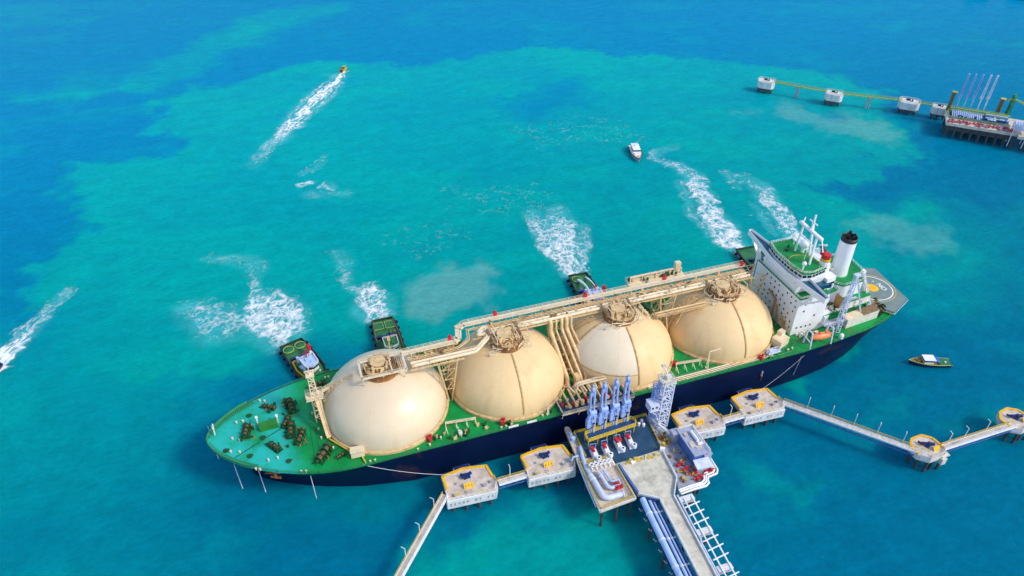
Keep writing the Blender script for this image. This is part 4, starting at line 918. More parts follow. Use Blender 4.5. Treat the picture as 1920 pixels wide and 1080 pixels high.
def word(txt, size, loc, rz, m_, par, name='lettering', tilt=0):
    cu = bpy.data.curves.new(name, 'FONT'); cu.body = txt; cu.size = size; cu.extrude = .01; cu.offset = size*.02; cu.align_x = 'CENTER'; cu.align_y = 'CENTER'
    tmp = bpy.data.objects.new('tmp', cu); C.objects.link(tmp); dg = bpy.context.evaluated_depsgraph_get(); me = bpy.data.meshes.new_from_object(tmp.evaluated_get(dg))
    bpy.data.objects.remove(tmp); me.name = name; me.materials.clear(); me.materials.append(m_); me.transform(Matrix.Translation(loc) @ Matrix.Rotation(rz, 4, 'Z') @ Matrix.Rotation(tilt, 4, 'X'))
    o = bpy.data.objects.new(name, me); C.objects.link(o); o.parent = par; return o
word('NO', 3.0, (204.2, -1.6, 17.19), R(-92), M['white'], hd); word('Y', 1.7, (203.2, 2.5, 17.19), R(-92), M['white'], hd)
mb = MB(); P = inset(hp, 1.05, (201,-.5))
for a, b in zip(P, P[1:]+P[:1]):
    mb.bar((*a,16.5),(*b,16.5),.12); va, vb = Vector((*a,16.5)), Vector((*b,16.5))
    n_ = max(2, int((vb-va).length/1.2))
    for k in range(n_): p = va+(vb-va)*k/n_; mb.bar(p, (201+(p.x-201)*.95, -.5+(p.y+.5)*.95, 16.9), .1)
mb.build('safety_net', M['offwhite'], hd)
mb = MB()
for p, q in (((197,-15.4),(196.2,-13.4)),((207.6,-10.6),(202.4,-9.8)),((192.6,-9),(193,-9)),((203,12),(201,10.5)),((209,8.6),(202.5,7.5))): mb.bar((*p,16.7),(*q,15.3),.35)
for s_ in (196,200,204,207): mb.bar((s_,-9,16.4),(s_,9,16.4),.4,.5)
mb.build('deck_support', M['walk'], hd)

# lifeboat (hangs in its davits, a thing of its own)
def hull_shape(b, L, B, H, z0=0, tr=.75, mi=0, cx=0, cy=0, bowp=1.6, top=None, full=.55):
    """boat hull along +x, bow at +L/2; flat sheer"""
    n = 13; rows = []
    for z, k in ((0,.62),(.5,.9),(1,1)):
        row = []
        for i in range(n):
            t = i/(n-1); x = -L/2+L*t
            wdt = B/2*(tr+(1-tr)*min(1, t/.3)) if t < full else B/2*(max(0, 1-((t-full)/(1-full))**bowp*1.0))
            xx = x-(1-z)*L*.05*max(0, (t-.6)/.4)
            row.append((cx+xx, cy+wdt*k, z0+H*z+ (.10*H*t*t*2 if z == 1 else 0)))
        rows.append(row)
    vs = []; 
    for row in rows: vs += row+[(x, 2*cy-y, z) for x, y, z in row]
    fs = []
    for r_ in range(2):
        o, q = r_*2*n, (r_+1)*2*n
        fs += [(o+i+1, o+i, q+i, q+i+1) for i in range(n-1)]+[(o+n+i, o+n+i+1, q+n+i+1, q+n+i) for i in range(n-1)]
        fs.append((o, o+n, q+n, q))
    b.add(vs, fs, mi, False)
    return vs[4*n:5*n], vs[5*n:6*n]
def deck_cap(b, Lv, Rv, dz=0, mi=0):
    n = len(Lv); vs = [(x,y,z+dz) for x,y,z in Lv]+[(x,y,z+dz) for x,y,z in Rv]
    b.add(vs, [(i, n+i, n+i+1, i+1) for i in range(n-1)], mi)
lb = thing('lifeboat', 'orange enclosed lifeboat hanging in davits beside the white accommodation block', 'lifeboat', (159.6,-20.6,17.6), R(-3))
mb = MB(); prof = []
for i in range(17):
    t = i/16; x = -4.2+8.4*t; w_ = 1.55*math.sin(math.pi*min(1, max(0, .06+.88*t)))**.55
    prof.append([(x, w_*math.cos(a), 1.4+(1.5 if math.sin(a) > 0 else 1.3)*math.sin(a)*(w_/1.55)**.8) for a in [2*math.pi*k/14 for k in range(14)]])
vs = [p for r_ in prof for p in r_]; mb.add(vs, [(i*14+j, (i+1)*14+j, (i+1)*14+(j+1) % 14, i*14+(j+1) % 14) for i in range(16) for j in range(14)], 0, True); mb.add(prof[0], [tuple(range(14))]); mb.add(prof[-1], [tuple(range(13,-1,-1))])
mb.build('boat_body', M['orange'], lb)
mb = MB(); mb.box(2.0,0,2.95,1.3,1.2,.7,top=.8); mb.build('coxswain_cabin', M['orange'], lb)
mb = MB(); mb.box(-1.2,0,2.9,.6,.6,.25); mb.box(2.68,0,3.0,.06,.9,.3); mb.build('hatch', M['red'], lb)
mb = MB()
for s_ in (154.2, 163.4):
    mb.bar((s_,-18.4,15.4),(s_,-18.8,22.0),.55); mb.bar((s_,-18.8,22),(s_,-21.4,22.4),.45); mb.bar((s_,-21.4,22.4),(s_,-22.4,15.5),.4); mb.bar((s_,-20.5,22.2),(s_+(.9 if s_ < 160 else -.9),-20.6,20.6),.16); mb.bar((s_,-18.6,18.5),(s_,-21.8,18),.3)
mb.build_each('lifeboat_davit', M['lilac'], ship, gap=.3)
mb = MB(); mb.box(144.9,-16.4,17.2,5.2,4.2,3.6,.35); mb.box(146.2,-14.6,19.6,2.4,2.0,1.6,.35); mb.build('deck_store', M['walk'], ship, 'cream box store at the foot of the superstructure')
mb = MB(); mb.box(139.4,-20.4,16.9,5.4,2.0,.3,.06); mb.rail([(136.8,-21.2,17),(142,-21,17),(142,-19.4,17),(136.8,-19.6,17)],1.0,.14,1.3,closed=True); mb.box(138.4,-20.4,17.4,1.6,1.4,1.0); mb.build('pilot_platform', M['lilac'], ship)
mb = MB(); mb.bar((142.5,-20.4,15.6),(149,-17,15.9),.3,.3); mb.bar((144.5,-21.4,15.6),(151,-18,15.9),.3,.3); mb.build_each('gangway_rail', M['rail_green'], ship)
mb = MB(); mb.cyl(169.2,-20.9,15.4,16.6,.8,n=12); mb.ball(169.2,-20.9,16.8,.85); mb.build('life_raft', M['white'], ship)
# ------------------------------------------------------------------ the berth
def piles(b, pts, z0, z1, r=.5): 
    for x, y in pts: b.cyl(x, y, z0, z1, r, n=10)
# breasting dolphins
def breasting(name='breasting_dolphin'):
    d = thing(name, 'x', 'dolphin', (0,0,0), 0, 'concrete breasting dolphins beside the ship')
    out = [(-7.6,5.0),(-.2,6.1),(7.5,4.7),(8.7,-3.2),(7.4,-6.0),(-8.2,-5.0),(-7.8,-1.8)]
    b = MB(); b.prism(out, 6.6, 8); b.build('concrete_deck', M['concrete'], d)
    b = MB()
    for a, c in zip([out[4],out[5]], [out[5],out[6]]): b.bar((*a,6.05),(*c,6.05),.35,3.2)
    b.bar((7.4,-6,6.05),(8.7,-3.2,6.05),.35,3.2); b.build('skirt_wall', M['concretew'], d)
    b = MB(); rnd = random.Random(4)
    for k in range(11):
        t = .08+.085*k; 
        if k in (2, 5): continue
        x, y = 7.4+(-8.2-7.4)*t, -6+(1.0)*t; b.box(x, y-.19, 6.35, .45+.3*rnd.random(), .08, .9+.5*rnd.random())
    b.build_each('wall_louvre', M['wallgrey'], d)
    b = MB()
    for a, c in (((-7.0,-.6),(-7.3,4.8)),((-7.4,4.75),(-.2,5.75)),((-.2,5.75),(7.3,4.4)),((7.2,4.6),(8.0,-.4))): b.bar((*a,8.06),(*c,8.06),.8,.5)
    b.build('edge_kerb', M['yellow'], d)
    b = MB(); b.rail([(8.3,-3.2,8),(7.1,-5.7,8),(-8.0,-4.7,8),(-7.7,-1.8,8)], 1.1, .11, 1.6); b.bar((7.2,-6.0,8.1),(-8.2,-5.0,8.1),.3,.3); b.build('hand_rail', M['white'], d)
    b = MB(); b.rail([(8.4,-.6,8),(8.6,-3,8)],1.1,.13,1); b.rail([(-1.2,-3.6,8),(-1.4,-5.0,8)],1.1,.13,1); b.bar((-6.5,-3.4,8.04),(-3.6,-3.2,8.04),.9,.06); b.bar((1,-4.6,8.05),(5,-4.9,8.05),.8,.06); b.build_each('deck_marking', M['railyel'], d)
    h = MB(); h.box(0,2.2,8.3,2.0,1.5,.6,.2); h.cyl(.1,2.2,8.6,9.7,.55,.4,n=12); hk = h.build('mooring_hook', M['darkblue'], d)
    h = MB(); h.bar((0,2.2,9),(-1.9,3.0,8.9),.7,.8); h.bar((0,2.3,9),(-1.7,1.7,8.9),.6,.7); h.bar((.6,2.2,9.2),(1.7,2.5,9.3),.8,.8); h.build('hook_arm', M['darkblue'], hk)
    h = MB(); h.box(1.4,1.4,8.8,.5,.5,1.2); h.build('hook_motor', M['pipeblue'], hk)
    b = MB(); b.box(-.3,-2.2,8.9,3.2,.16,1.5); b.bar((-1.5,-2.2,8),(-1.5,-2.2,9),.16); b.bar((.9,-2.2,8),(.9,-2.2,9),.16)
    # the board leans back so that it reads from above
    b.v = [(x, y+(z-8)*.55, z) for x, y, z in b.v]; sg = b.build('number_board', M['yellow'], d)
    b = MB()
    for x in (-1.2,-.3,.6): b.box(x+.0, -2.2-.1, 8.95, .34, .04, .6)
    b.v = [(x, y+(z-8)*.55, z) for x, y, z in b.v]; b.build_each('board_mark', M['brown'], sg)
    b = MB(); b.box(-.4,7.3,5.6,5.6,.7,3.2); b.box(-.4,7.75,5.6,5.9,.25,3.5); f = b.build('fender_panel', M['darkblue'], d)
    b = MB()
    for x in (-3.6,2.8): b.bar((x,5.4,8),(x*.8,7.2,7.2),.16); 
    b.bar((-2,6,6),(-2,7,6),1.2,1.2); b.bar((1.4,6,6),(1.4,7,6),1.2,1.2); b.build_each('fender_chain', M['offwhite'], f)
    b = MB(); piles(b, [(-6,3),(-6,-3),(-2,-4),(-2,3.5),(2.2,-4.3),(2.2,3.5),(6,-4.3),(6.2,3)], -2, 6.7, .5); b.build_each('pile', M['pile'], d)
    b = MB(); b.box(4.6,-2.9,8.5,1.1,.8,.9); b.cyl(-3.8,.6,8,8.5,.35,n=8); b.box(-5.4,-3.6,8.4,.6,1.0,.8); b.box(6.8,-2.2,8.4,.8,.7,.8); b.build_each('deck_box', M['wallgrey'], d)
    return d
bd = breasting()
spots = [(19,-33.9,'breasting dolphin nearest the bow, holding a mooring line and the long bottom footbridge'),
         (45.7,-34.2,'concrete breasting dolphin left of the loading platform, between it and the outermost bow dolphin'),
         (101.4,-34.1,'concrete breasting dolphin right of the lattice gangway tower, partly behind the grey control building'),
         (125.7,-33.7,'concrete breasting dolphin at the stern end where the long footbridge to the octagonal dolphins starts')]
for i, (x, y, lab) in enumerate(spots):
    o = bd if i == 0 else dup(bd); o.location = (x, y, 0); o['label'] = lab
    o.rotation_euler = (0,0,[0,.01,-.008,.012][i])
# mooring dolphins
def mooring():
    d = thing('mooring_dolphin', 'x', 'dolphin', (0,0,0), 0, 'octagonal mooring dolphins off the stern')
    out = [(-5.9,1.6),(-3.0,4.2),(1.6,4.4),(4.4,2.0),(5.0,-2.6),(3.2,-4.8),(-2.6,-4.9),(-5.6,-2.2)]
    b = MB(); b.prism(out, 5.6, 8); b.build('concrete_deck', M['concrete'], d)
    b = MB(); O = [(x*.93,y*.93) for x, y in out]
    for a, c in zip(O[:4]+[O[7]], O[1:5]+[O[0]]): b.bar((*a,8.05),(*c,8.05),.75,.5)
    b.build('edge_kerb', M['yellow'], d)
    b = MB(); b.prism([(x*1.01,y*1.01) for x,y in out], 6.2, 7.6); b.build('skirt_wall', M['concretew'], d)
    h = MB(); h.box(.2,-.2,8.3,2.2,1.4,.6,.4); h.cyl(.2,-.2,8.5,9.7,.55,n=12); hk = h.build('mooring_hook', M['darkblue'], d)
    h = MB(); h.bar((.2,-.2,9),(-1.8,.9,8.9),.7,.8); h.bar((.2,-.2,9),(1.9,-.9,9),.8,.8); h.bar((-1.6,.2,8.8),(-2.2,2.0,8.7),.5,.6); h.build('hook_arm', M['darkblue'], hk)
    b = MB(); b.box(1.4,-2.9,8.8,2.4,.16,1.4); b.v = [(x, y+(z-8)*.55, z) for x, y, z in b.v]; b.build('number_board', M['yellow'], d)
    b = MB(); b.rail([(4.8,-2.6,8),(3.0,-4.6,8),(-2.6,-4.7,8)], 1.1, .12, 1.2); b.box(3.6,-4.2,7.0,3,2.2,.3); b.box(2.6,-5.2,5.4,1.8,1.6,2.6); b.build('landing_stage', M['offwhite'], d)
    b = MB(); piles(b, [(-4,1),(-4,-2),(-1,3),(2.6,2),(3.4,-2),(.6,-3.8),(-2,-4),(3,-4.6)], -2, 5.7, .5); b.build_each('pile', M['pile'], d)
    return d
md = mooring(); md.location = (168.2,-68.6,0); md['label'] = 'octagonal mooring dolphin where the two stern footbridges meet'
m2 = dup(md, (206.6,-68.6,0), .1, 'octagonal mooring dolphin cut by the right edge of the view')
# footbridges
def footbridge(p, q, lab, truss=True, lamps=0, side=-1, cat_='footbridge'):
    p, q = Vector((*p,0)), Vector((*q,0)); L_ = (q-p).length; rz = math.atan2(q.y-p.y, q.x-p.x)
    t = thing('footbridge', lab, cat_, p, rz, 'steel footbridges between the dolphins')
    b = MB(); b.box(L_/2,0,8.1,L_,1.5,.12); b.build('grating', M['concrete'], t)
    b = MB(); b.bar((0,side*.95,8.0),(L_,side*.95,8.0),.35,.55); b.bar((0,-side*.95,8.0),(L_,-side*.95,8.0),.22,.4); b.rail([(0,side*.95,8.3),(L_,side*.95,8.3)],1.1,.1,2); b.build('side_girder', M['white'], t)
    b = MB(); b.rail([(0,-side*.95,8.2),(L_,-side*.95,8.2)],1.1,.12,2); b.build('hand_rail', M['railyel'], t)
    if truss:
        b = MB()
        for y in (-.85,.85):
            b.bar((0,y,6.2),(L_,y,6.2),.28); n = max(2, int(L_/2.2))
            for k in range(n): b.bar((L_*k/n,y,6.2 if k % 2 else 7.8),(L_*(k+1)/n,y,7.8 if k % 2 else 6.2),.18)
        b.box(L_/2,0,7.3,L_,.1,1.0); b.build('truss', M['midblue'], t)
    return t, p, q
def lamp(x, y, rz, lab):
    t = thing('lamp_post', lab, 'lamp post', (x,y,8.1), rz, 'thin lamp posts along the footbridges')
    b = MB(); b.bar((0,0,0),(0,0,4.6),.18); b.bar((0,0,4.5),(0,.9,4.7),.14); b.build('post', M['rope'], t)
    b = MB(); b.box(0,1.0,4.65,.2,.4,.1); b.build('lamp_head', M['rope'], t)
FB = [((28.0,-37.1),(37.4,-37.0),'short footbridge between the two dolphins at the bow end',True,[.45]),
      ((109.8,-37.3),(117.6,-37.3),'short footbridge between the two dolphins right of the gangway tower',True,[.4]),
      ((134.4,-36.6),(165.6,-71.8),'long diagonal footbridge with blue truss out to the first octagonal dolphin',True,[.17,.34,.5,.66,.83]),
      ((172.6,-71.0),(203.6,-71.0),'straight footbridge between the two octagonal dolphins',True,[.1,.32,.62]),
      ((10.9,-36.2),(-17,-68.8),'long footbridge running off the bottom edge from the bow dolphin',False,[.13,.35,.55,.78])]
ln = [['lamp post on the short bow footbridge'],['lamp post on the short footbridge right of the gangway tower'],
      ['lamp post nearest the ship on the long blue trussed footbridge','second lamp post from the ship on the long blue trussed footbridge','middle lamp post of the long blue trussed footbridge','fourth lamp post from the ship on the long blue trussed footbridge','lamp post nearest the octagonal dolphin on the long blue trussed footbridge'],
      ['lamp post beside the left octagonal dolphin on the straight stern footbridge','middle lamp post of the straight stern footbridge','lamp post nearest the right edge on the straight stern footbridge'],
      ['lamp post nearest the bow dolphin on the footbridge leaving the bottom edge','second lamp post from the bow dolphin on the footbridge leaving the bottom edge','third lamp post from the bow dolphin on the footbridge leaving the bottom edge','lamp post nearest the bottom edge on the footbridge from the bow dolphin']]
for i, (p, q, lab, tr, lm) in enumerate(FB):
    sd_ = -1 if i != 4 else 1
    t, P, Q = footbridge(p, q, lab, tr, side=sd_)
    rz = t.rotation_euler.z
    for k, f in enumerate(lm):
        c = P+(Q-P)*f; n_ = Vector((-math.sin(rz), math.cos(rz), 0))*(1.05 if i != 4 else -1.05); lamp(c.x+n_.x, c.y+n_.y, rz+(0 if i != 4 else math.pi), ln[i][k])

# loading platform
pf = thing('loading_platform', 'broad concrete loading platform on piles with blue working deck and pipe bay', 'jetty', (0,0,0))
mb = MB(); mb.prism([(57.6,-27.2),(84.6,-27.9),(82.4,-43.0),(66,-43.6),(66,-38.5),(57.2,-38.0)], 8.8, 10.0); mb.build('working_deck', M['navydeck'], pf)
mb = MB(); mb.prism([(65.9,-43.62),(82.2,-43.02),(81.2,-55.0),(77.4,-60.4),(72.6,-60.4),(67.2,-56.6)], 8.9, 10.05); mb.build('concrete_deck', M['roadc'], pf)
mb = MB(); mb.prism([(54.6,-38.02),(65.85,-38.52),(65.85,-57.4),(53.6,-58.2)], 8.7, 9.6); mb.build('pipe_bay', M['concrete'], pf)
mb = MB(); mb.prism([(55.6,-24.6),(57.4,-24.4),(57.5,-37.9),(54.7,-38)], 8.8, 9.9); mb.cyl(56.2,-25.2,9.9,10.5,.9,n=10); mb.build('side_strip', M['concrete'], pf)
mb = MB(); mb.prism([(82.6,-29),(88,-29),(88.6,-36),(94.2,-40),(95,-52),(94.6,-57.2),(90.2,-57.6),(89.4,-60.2),(79.4,-60.2),(81.4,-55),(82.45,-43)], 8.8, 9.9); mb.build('service_deck', M['wallgrey'], pf)
mb = MB()
for a, b in (((82.3,-43),(81.3,-55)),((81.3,-55),(77.5,-60.4)),((67.1,-56.6),(72.5,-60.3))): mb.bar((*a,10.5),(*b,10.5),.35,1.1)
for a, b in (((53.7,-58.2),(65.9,-57.4)),((54.6,-38),(53.6,-58.2)),((65.9,-44),(65.9,-57.4))): mb.bar((*a,9.75),(*b,9.75),.5,.7)
mb.build_each('kerb', M['concretew'], pf)
mb = MB(); mb.rail([(57.5,-38.2,10),(57.8,-27.4,10),(84.2,-28.1,10),(82.5,-42.8,10)],1.1,.14,1.6); mb.rail([(54.6,-38.5,9.8),(53.9,-57.7,9.8),(65.5,-57,9.8),(65.4,-44.4,9.8)],1.1,.14,1.4); mb.rail([(55,-40,9.8),(64.8,-40.4,9.8)],1.1,.16,1)
mb.bar((57.6,-27.3,10.2),(84.4,-28,10.2),.35,.5); mb.bar((57.7,-27.4,10.2),(57.4,-38,10.2),.35,.5); mb.bar((54.4,-40.6,9.8),(65,-40.9,9.8),.9,.3)
mb.build('yellow_railing', M['railyel'], pf)
mb = MB(); piles(mb, [(x,y) for x in (56,62,68,74,80) for y in (-29,-36,-43,-50)]+[(55,-57),(60,-57),(65,-56.6),(72,-58),(78,-58),(84,-58),(90,-56),(92,-50),(92,-43),(87,-33),(86,-59)], -2, 8.9, .45); mb.build_each('pile', M['pile'], pf)
mb = MB()
for o_ in (0,.8,1.5):
    mb.tube([(94.9-o_,-40.6+o_*.3,10.5),(95.4-o_,-52,10.5),(95.2-o_,-56.4+o_*.6,10.5),(94.2-o_,-57.6+o_,10.5),(91.0-o_*.3,-57.9+o_,10.5),(90.2-o_*.4,-58.6+o_*.8,10.5),(89.9-o_*.5,-60+o_,10.5),(88.6-o_*.5,-60.7+o_,10.5),(84,-60.6+o_,10.5),(79.6,-60.9+o_,10.5)], .32, 8)
mb.build('edge_pipe', M['white'], pf)
mb = MB()
for k, (x, y, l) in enumerate(((84,-53,4),(85.6,-55.2,5),(86,-57.2,5),(90.6,-55.2,3),(91.6,-56.2,3),(83.4,-50.6,3))):
    mb.tube([(x,y,10.6),(x+l,y+.3,10.6)],.28,8); mb.cyl(x+l*.5,y,10,11.6,.4,n=10); mb.box(x+l*.3,y-.3,10.5,1.1,.7,1.1,.2)
mb.build_each('fire_pump', M['red'], pf)
mb = MB(); rnd = random.Random(31)
for k in range(34): 
    x, y = rnd.choice([(rnd.uniform(82.8,88),rnd.uniform(-58.5,-44)),(rnd.uniform(88,93.6),rnd.uniform(-57,-53.5)),(rnd.uniform(83.2,86.6),rnd.uniform(-42,-36))]); h = rnd.uniform(.3,1.6); mb.box(x,y,9.9+h/2,rnd.uniform(.3,1.2),rnd.uniform(.2,.9),h,rnd.random()*2)
mb.build_each('service_equipment', M['rust'], pf)
mb = MB()
for k in range(22): 
    x, y = rnd.choice([(rnd.uniform(82.8,88),rnd.uniform(-58.5,-44)),(rnd.uniform(83.2,86.6),rnd.uniform(-42,-36)),(rnd.uniform(67.5,80),rnd.uniform(-44.8,-44.1))]); h = rnd.uniform(.3,1.4); mb.box(x,y,10+h/2,rnd.uniform(.4,1.4),rnd.uniform(.2,.8),h,rnd.random()*2); mb.tube([(x,y,10.4),(x+1.4,y-.8,10.4)],.15,6)
mb.build_each('service_equipment', M['railyel'], pf)
# U-bend pipes in the bay, white frames, red valves
for (x0,y0),(x1,y1),r,m_ in (((55.9,-45.6),(62.6,-55.2),.95,'lilac'),((58.8,-45.2),(63.2,-52.2),.6,'lilac'),((60.6,-44.8),(63.6,-50.0),.35,'pipeblue')):
    mb = MB(); e = r*2.2
    arc = [(x0+.1,y0-(y0-y1)*.3,10.8)]+[(x0+.3+e*(1-math.cos(t)), y1+e-e*math.sin(t), 10.8) for t in np.linspace(0,math.pi/2,6)]
    mb.tube([(x0-.2,y0,10.8)]+arc+[(x1,y1,10.8)], r, 14); mb.tube([(x0-.05,y0-1.6,10.8),(x0-.03,y0-2,10.8)], r+.2, 14); mb.tube([(x1-.3,y1,10.8),(x1,y1,10.8)], r+.22, 14); mb.build('bend_pipe', M[m_], pf)
mb = MB(); mb.box(62.4,-52.9,10.9,2.6,.7,.9,.1); mb.box(62.4,-50.9,10.7,1.6,.6,.8); mb.cyl(61.8,-52.9,11,12,.4,n=8); mb.cyl(63.2,-52.9,11,12,.4,n=8); mb.build_each('valve', M['red'], pf)
mb = MB()
for y in (-42.4,-43.6): mb.bar((56.4,y,12.2),(64.4,y-.2,12.2),.35,.3)
for k in range(6): mb.bar((56.6+k*1.5,-42.3,12.2),(56.6+k*1.5,-43.8,12.2),.5,.3); mb.bar((56.6+k*1.5,-42.4,12.2),(56.6+k*1.5,-42.4,9.6),.25); mb.tube([(57.2+k*1.5,-41.4,11),(57.2+k*1.5,-44.6,11)],.3,8)
mb.build('pipe_frame', M['white'], pf)
mb = MB(); mb.tube([(57.2,-34,10.6),(56.4,-38,10.6),(55.6,-42.4,10.6),(55.7,-45.6,10.8)], .65, 12); mb.cyl(56.4,-30.2,9.9,11.4,.75,n=12); mb.box(56.4,-28,10.4,.9,1.2,1); mb.build('strip_pipe', M['pipeblue'], pf)
mb = MB(); mb.tube([(54.3,-37.8,10.4),(54.0,-39.6,10.4),(53.5,-48,9.6),(53.2,-56,9.2)], .22, 7); mb.tube([(52.9,-37.6,9.6),(53.4,-37.2,10.8),(55.2,-37.3,10.8)], .3, 8); mb.build('handrail_pipe', M['pipeblue'], pf)
mb = MB(); mb.bar((66.2,-44.5,10.5),(67.2,-56.4,10.5),.7,.7); mb.build('cable_duct', M['midblue'], pf)
mb = MB(); mb.box(82.2,-43.8,10.9,1.6,1.0,1.6,-.5); mb.box(71.4,-44.6,10.4,2.4,1.2,.6,.3); mb.bar((75.4,-45.2,10.3),(76.4,-43.8,10.6),.3); mb.build_each('electrical_cabinet', M['white'], pf)
mb = MB()
for x, y in ((80.0,-31.2),(81.6,-30.2),(81.4,-32.0)): mb.cyl(x,y,10,11.0,.55,n=12); mb.ball(x,y,11.0,.55,12,.5)
mb.build_each('storage_drum', M['white'], pf)
# valve skids
def skid(x, y, lab, two=False):
    t = thing('valve_skid', lab, 'valve skid', (x,y,10), -.08, 'valve skids behind the loading arms')
    b = MB(); b.box(0,0,.25,2.2,5.0,.5); b.tube([(0,2.2,1.1),(0,-1.4,1.1),(.5,-2.1,1.1),(1.0,-2.4,1.1)],.6,10); b.cyl(.5,-2.2,.5,1.9,.8,n=14); b.box(-.3,-.6,1.3,1.1,1.3,1.4); b.build('pump_body', M['white'], t)
    b = MB(); b.cyl(.5,-2.2,1.9,2.0,.35,n=10); b.build('pump_bore', M['black'], t)
    b = MB(); b.box(-.4,1.0,1.9,.7,1.7,1.0,.15); b.box(-.5,1.7,2.3,1.3,.5,.7)
    if two: b.box(.8,1.4,2.1,.6,1.3,1.0)
    b.build('valve_actuator', M['red'], t)
    b = MB(); b.bar((-1,2.6,0),(-1,2.6,3),.16); b.bar((1,2.6,0),(1,2.6,3),.16); b.bar((-1,2.6,3),(1,2.6,3),.16); b.build('pipe_stand', M['armblue'], t)
for x, y, lab, tw in ((60.6,-38.6,'white valve skid with red actuator, nearest the pipe bay edge',False),(64.8,-38.4,'white valve skid with single red actuator, second from the pipe bay edge',False),(69.6,-37.6,'white valve skid with a double red actuator',True),(73.8,-37.4,'white valve skid with red actuator, farthest right behind the loading arms',False)): skid(x, y, lab, tw)
# raised service walkway
sw = thing('service_walkway', 'long raised walkway with yellow railings around the feet of the loading arms', 'walkway', (0,0,0))
mb = MB(); mb.prism([(59.6,-34.6),(77.6,-33.4),(78.2,-31.4),(77.2,-30.2),(59.8,-31.4)], 13.0, 13.15); mb.build('walkway_deck', M['trough'], sw)
mb = MB(); E_ = [(59.6,-34.6),(77.6,-33.4),(78.2,-31.4),(77.2,-30.2),(59.8,-31.4)]
mb.rail([(*p,13.15) for p in E_],1.2,.2,1.5,closed=True)
for a, b in zip(E_, E_[1:]+E_[:1]): mb.bar((*a,13.15),(*b,13.15),.4,.4)
mb.build('walkway_railing', M['railyel'], sw)
mb = MB()
for k in range(6): x = 60+k*3.4; mb.bar((x,-34.3+.06*k*3,13),(x,-34.3+.06*k*3,10),.25); mb.bar((x,-31.5+.06*k*3,13),(x,-31.5+.06*k*3,10),.25)
mb.build_each('walkway_leg', M['railyel'], sw)
# loading arms
def arm(x, y, lab):
    t = thing('cargo_loader', lab, 'loading arm', (x,y,10), 0, 'blue loading arms on the platform')
    b = MB(); b.cyl(0,0,0,11.2,.62,n=14); b.cyl(0,0,0,.5,1.0,n=14); b.cyl(0,0,7.2,7.6,.9,n=14); b.build('riser', M['armblue'], t)
    b = MB(); b.cyl(0,0,5.2,5.8,.66,n=14); b.build('riser_band', M['black'], t)
    b = MB(); b.box(0,0,11.6,1.9,1.5,1.9); b.tube([(-1.3,0,12.2),(1.4,0,12.2)],1.0,14); b.box(.9,-.6,10.8,1.2,1.0,1.2); b.build('swivel_joint', M['armblue'], t)
    b = MB(); b.tube([(-.75,0,12.2),(-.75,.5,21.4)],.36,10); b.tube([(-.75,.5,21.4),(-.3,.6,22.2),(.4,.6,22.2)],.36,10); b.bar((-1.1,.3,12.2),(-1.0,.7,21),.2); b.bar((-.45,.9,13),(-.5,1.1,20.6),.14)
    for k in range(6): b.bar((-1.05,.3+.06*k,13+1.4*k),(-.48,1.0,13.6+1.4*k),.12)
    b.build('inboard_arm', M['armblue'], t)
    b = MB(); b.tube([(.5,.6,22.2),(.55,.1,13.8),(.45,-.2,9.0)],.34,10); b.bar((.9,.6,21.5),(.9,.2,14),.16); b.build('outboard_arm', M['armblue'], t)
    b = MB(); b.tube([(-.9,-.2,11.8),(-1.2,-.5,7.6)],.45,10); b.box(-1.35,-.6,8.2,1.2,1.5,3.4); b.box(-1.2,-.5,10.4,.8,1.1,1.2); b.build('counterweight', M['armblue'], t)
    b = MB(); b.tube([(-.5,.6,22.3),(.3,.6,22.3)],1.0,16); b.tube([(-.9,.1,13.0),(-1.15,.1,13)],1.35,18); b.box(0,.6,23.3,.5,.5,1.6); b.box(-.1,.7,20.4,1.0,.8,1.6); b.build_each('pulley', M['armblue'], t)
    b = MB(); b.box(.5,-.4,8.2,1.1,1.0,1.8); b.tube([(.5,-.9,7.6),(.5,.3,7.6)],.55,12); b.build('coupler', M['armblue'], t)
    b = MB(); b.bar((.8,-.8,0),(.8,-.8,11),.16); b.bar((1.2,-.8,0),(1.2,-.8,11),.16)
    for k in range(12): b.bar((.8,-.8,.6+.9*k),(1.2,-.8,.6+.9*k),.08)
    b.build('arm_ladder', M['rope'], t)
    return t
for x, y, lab in ((62.0,-30.9,'blue loading arm folded upright, nearest the bow'),(66.2,-30.6,'blue loading arm folded upright, second from the bow'),(70.4,-30.4,'blue loading arm folded upright, third from the bow'),(74.6,-30.1,'blue loading arm folded upright, nearest the lattice gangway tower')): arm(x, y, lab)
# gangway tower
gt = thing('gangway_tower', 'white lattice gangway tower with a cabin standing between platform and ship', 'tower', (87.2,-32.6,9.9))
mb = MB(); mb.lattice((0,0,0),(0,0,20.5),3.6,3.6,7,.42,.3); mb.build('lattice_frame', M['lilac'], gt)
mb = MB(); mb.box(0,0,20.7,4.6,4.6,.35); mb.rail([(-2.2,-2.2,20.9),(2.2,-2.2,20.9),(2.2,2.2,20.9),(-2.2,2.2,20.9)],1.1,.12,1.2,closed=True); mb.box(.4,.3,21.6,1.6,1.4,1.4); mb.bar((-1,1,21),(-.4,2.8,24.6),.3); mb.bar((1,1,21),(.8,4.6,22.8),.4); mb.box(.9,4.4,22.6,1.2,1.6,.8); mb.build('top_platform', M['offwhite'], gt)
mb = MB(); mb.box(-4.2,-.2,10.6,3.0,3.4,2.6); mb.box(-4.2,-.2,12.0,3.3,3.7,.2); cb = mb.build('control_cabin', M['lilac'], gt)
for dx in (-.7,.7): m_ = MB(); m_.box(-4.2+dx,-1.92,10.8,.7,.08,.8); m_.build('window', M['glass'], cb)
